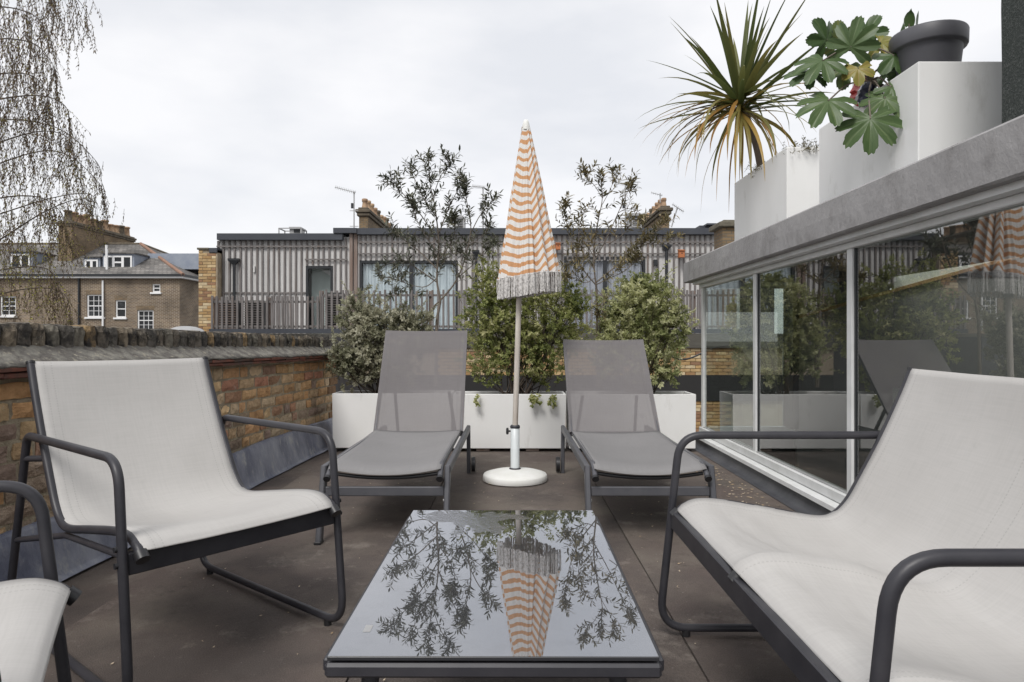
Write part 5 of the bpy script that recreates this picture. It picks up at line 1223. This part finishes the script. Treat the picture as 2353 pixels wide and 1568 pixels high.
# wall as strips round the openings
xsb = sorted({-420.0, 413.0} | {h_[0] for h_ in holes} | {h_[2] for h_ in holes}); m = MB()
for a, b in zip(xsb[:-1], xsb[1:]):
    hh = sorted([h_ for h_ in holes if h_[0] <= a and h_[2] >= b], key=lambda q: q[1]); y = 640
    for h_ in hh:
        m.box((H(a, 0).x, 0, H(0, h_[1]).z), (H(b, 0).x, .3, H(0, y).z)); y = h_[3]
    m.box((H(a, 0).x, 0, -3.2), (H(b, 0).x, .3, H(0, y).z))
m.box((xr - .3, .3, -3.2), (xr, 12, ze)); m.build('wall', 'housebrick', hou)
MB().box((xl, .35, -3.2), (xr - .32, 11.5, ze - .2)).build('house_core', 'dark', hou)
MB().box((xl, -.28, ze), (xr + .28, .0, ze + .12)).box((xr, .0, ze), (xr + .28, 12, ze + .12)).build('eaves', 'wpaint', hou)
MB().box((xl, -.36, ze + .10), (xr + .36, -.24, ze + .22)).box((xr + .24, -.24, ze + .10), (xr + .36, 12, ze + .22)).build('gutter', 'anth', hou)
e = .34; zr = ze + 2.62; xr0 = xr - 5.0
m = MB(); zb = ze + .16
m.add([(xl, -e, zb), (xr + e, -e, zb), (xr0, 5.2, zr), (xl, 5.2, zr)], [(0, 1, 2, 3)]); m.add([(xr + e, -e, zb), (xr + e, 11.0, zb), (xr0, 5.2, zr)], [(0, 1, 2)]); m.add([(xr + e, 11, zb), (xl, 11, zb), (xl, 5.2, zr), (xr0, 5.2, zr)], [(0, 1, 2, 3)])
rfo = m.build('roof', 'slate', hou)
MB().tube([(xr + e, -e, zb + .02), (xr0, 5.2, zr + .03)], .10, 7).build('hip_tiles', 'ridge', rfo); MB().tube([(xr0, 5.2, zr + .02), (xl, 5.2, zr + .02)], .08, 7).build('ridge_tiles', 'chimcap', rfo)
MB().tube([(xr + e, 11, zb + .02), (xr0, 5.2, zr + .03)], .08, 7).build('hip_tiles', 'chimcap', rfo)
def sash(x0, y0, x1, y1, nx, ny, sill=True, arch=True):
    a = H(x0, y1); b = H(x1, y0); fw = .07; f = MB()
    f.box((a.x, .06, a.z), (a.x + fw, .16, b.z)); f.box((b.x - fw, .06, a.z), (b.x, .16, b.z)); f.box((a.x + fw, .06, b.z - fw), (b.x - fw, .16, b.z)); f.box((a.x + fw, .06, a.z), (b.x - fw, .16, a.z + fw))
    o = f.build('window', 'wpaint', hou); g_ = MB()
    for i in range(1, nx): q = a.x + fw + (b.x - a.x - 2 * fw) * i / nx; g_.box((q - .011, .085, a.z + fw), (q + .015, .125, b.z - fw))
    for i in range(1, ny): q = a.z + fw + (b.z - a.z - 2 * fw) * i / ny; wd = .026 if i == ny // 2 else .011; g_.box((a.x + fw, .08, q - wd), (b.x - fw, .13, q + wd))
    g_.build('glazing_bars', 'wpaint', o); MB().box((a.x + fw, .13, a.z + fw), (b.x - fw, .14, b.z - fw)).build('pane', 'darkpane', o)
    if sill: MB().box((a.x - .08, -.10, a.z - .10), (b.x + .08, .10, a.z - .002), .01).build('sill', 'wpaint', o)
    if arch:
        n = int((b.x - a.x) / .075)
        am = MB()
        for i in range(n + 1):
            u = i / n * 2 - 1; am.box((-.03, -.006, 0), (.03, .02, .24), M=Matrix.Translation((a.x + (b.x - a.x) * i / n, 0, b.z + .01)) @ Matrix.Rotation(u * .18, 4, 'Y'))
        am.build('brick_arch', 'chim', o, kind='stuff')
sash(*holes[0], 3, 4); sash(*holes[1], 1, 2, arch=True); sash(*holes[2], 3, 4, sill=False); sash(*holes[3], 1, 2, sill=True, arch=False); sash(*holes[4], 2, 4)
def dormer(x0, x1, y0, y1, ncol, right_cheek=True, yoff=1.0):
    Yd = YH + yoff; a = at(x0, y1, Yd); b = at(x1, y0, Yd); t = MB()
    zt = b.z + .12; depth = 3.2
    t.add([(a.x - .1, yoff, a.z - .3), (b.x + .1, yoff, a.z - .3), (b.x + .1, yoff, zt), (a.x - .1, yoff, zt), (a.x - .1, yoff + depth, a.z - .3), (b.x + .1, yoff + depth, a.z - .3), (b.x + .1, yoff + depth, zt), (a.x - .1, yoff + depth, zt)], [(1, 5, 6, 2), (4, 0, 3, 7), (3, 2, 6, 7), (0, 1, 2, 3)])
    o = t.build('dormer', 'hlead', hou); MB().box((a.x - .2, yoff - .15, zt), (b.x + .2, yoff + depth, zt + .06)).build('dormer_roof', 'slate', o)
    f = MB(); fw = .09
    f.box((a.x, yoff - .06, a.z), (a.x + fw, yoff - .01, b.z)); f.box((b.x - fw, yoff - .06, a.z), (b.x, yoff - .01, b.z)); f.box((a.x + fw, yoff - .06, b.z - fw), (b.x - fw, yoff - .01, b.z)); f.box((a.x + fw, yoff - .06, a.z), (b.x - fw, yoff - .01, a.z + fw))
    for i in range(1, ncol): q = a.x + (b.x - a.x) * i / ncol; f.box((q - .07, yoff - .058, a.z + fw), (q + .07, yoff - .012, b.z - fw))
    if ncol > 2: q0 = a.x + (b.x - a.x) / ncol; f.box((q0 + .07, yoff - .05, (a.z + b.z) / 2 - .0), (q0 * 2 - a.x - .07, yoff - .012, (a.z + b.z) / 2 + .09))
    f.build('dormer_window', 'wpaint', o); MB().box((a.x + fw, yoff - .02, a.z + fw), (b.x - fw, yoff - .005, b.z - fw)).build('dormer_pane', 'darkpane', o)
dormer(240, 304, 588, 622, 3); dormer(196, 226, 597, 622, 2); dormer(26, 70, 584, 625, 2)
m = MB(); a = at(388, 628, 43); b = at(452, 594, 43); m.box((a.x, 2.5, a.z), (b.x + 3, 6.5, b.z)); m.build('side_dormer', 'hlead', hou)
MB().tube([H(183, 640) - V3(0, YH + .08, 0), H(183, 760) - V3(0, YH + .08, 0)], .06, 8).build('drainpipe', 'anth', hou)
MB().tube([H(238.6, 645) - V3(0, YH + .10, 0), H(238.6, 760) - V3(0, YH + .10, 0)], .055, 8).build('drainpipe', 'wpaint', hou)
o = MB().tube([H(231, 626) - V3(0, YH - .6, 0), H(230, 560) - V3(0, YH - .6, 0)], .07, 8).build('vent_pipe', 'wpaint', hou)
stack('massive brick chimney with clay pots on the brown brick house', 134, 165, 297, 508, 640, 40.0, 6.6, 11, .72, ra0=.2)
t = thing('gable_house', 'dark slate roofed house mostly hidden behind the birch twigs', 'building', (0, 46, 0)); a = at(-300, 0, 46).x; b = at(118, 0, 46).x
m = MB(); z0 = at(0, 640, 46).z; z1 = at(0, 552, 46).z; m.add([(a, 0, z0), (b + 1.2, 0, z0), (b - .5, 4, z1), (a, 4, z1), (b + 1.2, 8, z0), (a, 8, z0)], [(0, 1, 2, 3), (1, 4, 2), (4, 5, 3, 2)]); m.build('roof', 'slate', t); MB().box((a, .3, -3.2), (b + 1, 7.7, z0)).build('wall', 'housebrick', t)

# ------------------------------------------------------------------ weeping birch at the left edge
YT = 9.5
bb0 = Vector((at(-330, 0, YT).x, YT, -3.2))
bir = thing('weeping_birch', 'weeping birch with fine hanging twigs, brown catkins and first leaves', 'tree', bb0)
r = random.Random(77); tk = MB(); lf = MB(); lg = MB()
top = at(-260, -420, YT) - bb0
tk.tube(spline([V3(0, 0, 0), at(-330, 400, YT) - bb0, at(-290, 0, YT) - bb0, top], 8), [.16 - .13 * i / 24 for i in range(25)], 10)
edge = [(-40, 215), (30, 205), (60, 195), (85, 140), (130, 120), (190, 118), (225, 128), (260, 165), (300, 205), (340, 240), (380, 238), (430, 232), (470, 215), (520, 190), (560, 165), (620, 150), (690, 185), (730, 150)]
def xe(y):
    for (a, b), (c, d) in zip(edge[:-1], edge[1:]):
        if a <= y <= c: return b + (d - b) * (y - a) / (c - a)
    return 120
def strand(x, y, Y, l, green):
    p = at(x, y, Y) - bb0; n = max(4, int(l / .045)); pts = [p]; d = V3(r.uniform(-.1, .35), r.uniform(-.2, .2), -.75).normalized()
    drift = V3(r.gauss(-.05, .28), r.gauss(0, .2), -1).normalized()
    for i in range(n):
        d = (d * .82 + drift * .2 + rdir(r) * .22).normalized(); pts.append(pts[-1] + d * (l / n))
    tk.tube(pts, [.0026 - .0012 * i / n for i in range(n + 1)], 3, False)
    for i in range(1, n + 1):
        for k in range(2 if r.random() < .75 else 1):
            q = pts[i] + rdir(r) * .006
            if r.random() < green:
                lg.leaf(q, (rdir(r) + V3(0, 0, -.3)).normalized(), rdir(r), r.uniform(.018, .034), r.uniform(.012, .02), r.random())
            else:
                dd = (V3(r.gauss(-.08, .45), r.gauss(0, .4), -1)).normalized(); ll = r.uniform(.028, .065) ; wv = r.uniform(.008, .014); s_ = dd.orthogonal().normalized(); s_.rotate(Matrix.Rotation(r.random() * 6.3, 3, dd))
                lf.leaf(q, dd, s_, ll, wv, min(1, max(0, r.gauss(.4, .22))), 0)
limbs = []
for (y0, x1, y1, rise) in ((300, 235, 350, 60), (250, 160, 225, 30), (430, 238, 395, 110), (520, 225, 430, 30), (110, 130, 130, 40), (30, 120, 60, 30), (-60, 200, -10, 40), (600, 215, 440, 60), (640, 130, 610, 20), (700, 160, 660, 30), (190, 110, 185, 30), (-120, 120, -60, 20), (360, 170, 300, 45), (480, 150, 470, 40)):
    Y = YT + r.uniform(-.9, .9); A = at(-300, y0 + 60, Y); B = at(-60, y0 - rise * .3, Y); C = at(x1 * .5, (y0 + y1) / 2 - rise * .6, Y); D = at(x1 * .93, y1 + 18, Y); E_ = at(x1 * 1.0, y1 + 75, Y) 
    sp = spline([A - bb0, B - bb0, C - bb0, D - bb0, E_ - bb0], 9); N = len(sp); tk.tube(sp, [.015 * (1 - i / (N - 1)) ** 1.3 + .0018 for i in range(N)], 5, False); limbs.append((sp, Y))
    for k in range(34):
        i = min(N - 1, int(N * (.30 + .70 * r.random()))); p = sp[i] + bb0; px = CX + p.x / p.y * FPX; py = CY - (p.z - EYE) / p.y * FPX
        if px < -60: continue
        strand(px, py, p.y, r.uniform(.25, .85) * (.6 if px > 190 else 1), .12 if py < 360 else .32)
n_ = 0
while n_ < 640:
    y = r.uniform(-60, 690); x = r.uniform(-70, 1) + (xe(y) + 10) * r.random() ** 1.25
    if x > xe(y): continue
    g_ = .08 if y < 330 else (.25 if y < 540 else .85)
    if y > 560 and r.random() < .40: continue
    strand(x, y, YT + r.uniform(-1.0, 1.0), r.uniform(.22, .75) * (.5 if y > 560 else 1), g_); n_ += 1
n_ = 0
while n_ < 420:
    y = r.uniform(-180, 640); x = r.uniform(-420, -70); strand(x, y, YT + r.uniform(-1.2, 1.2), r.uniform(.3, .8), .15); n_ += 1
for (x, y, l) in ((205, -20, .35), (212, 5, .45), (228, 20, .2), (150, 30, .4), (182, 20, .35), (262, 455, .25), (285, 480, .3), (240, 440, .5)): strand(x, y, YT, l, .1)
tk.build('trunk', 'twig', bir); lf.build('crown', 'birch_leaf', bir, kind='stuff'); lg.build('young_leaves', 'birch_green', bir, kind='stuff')
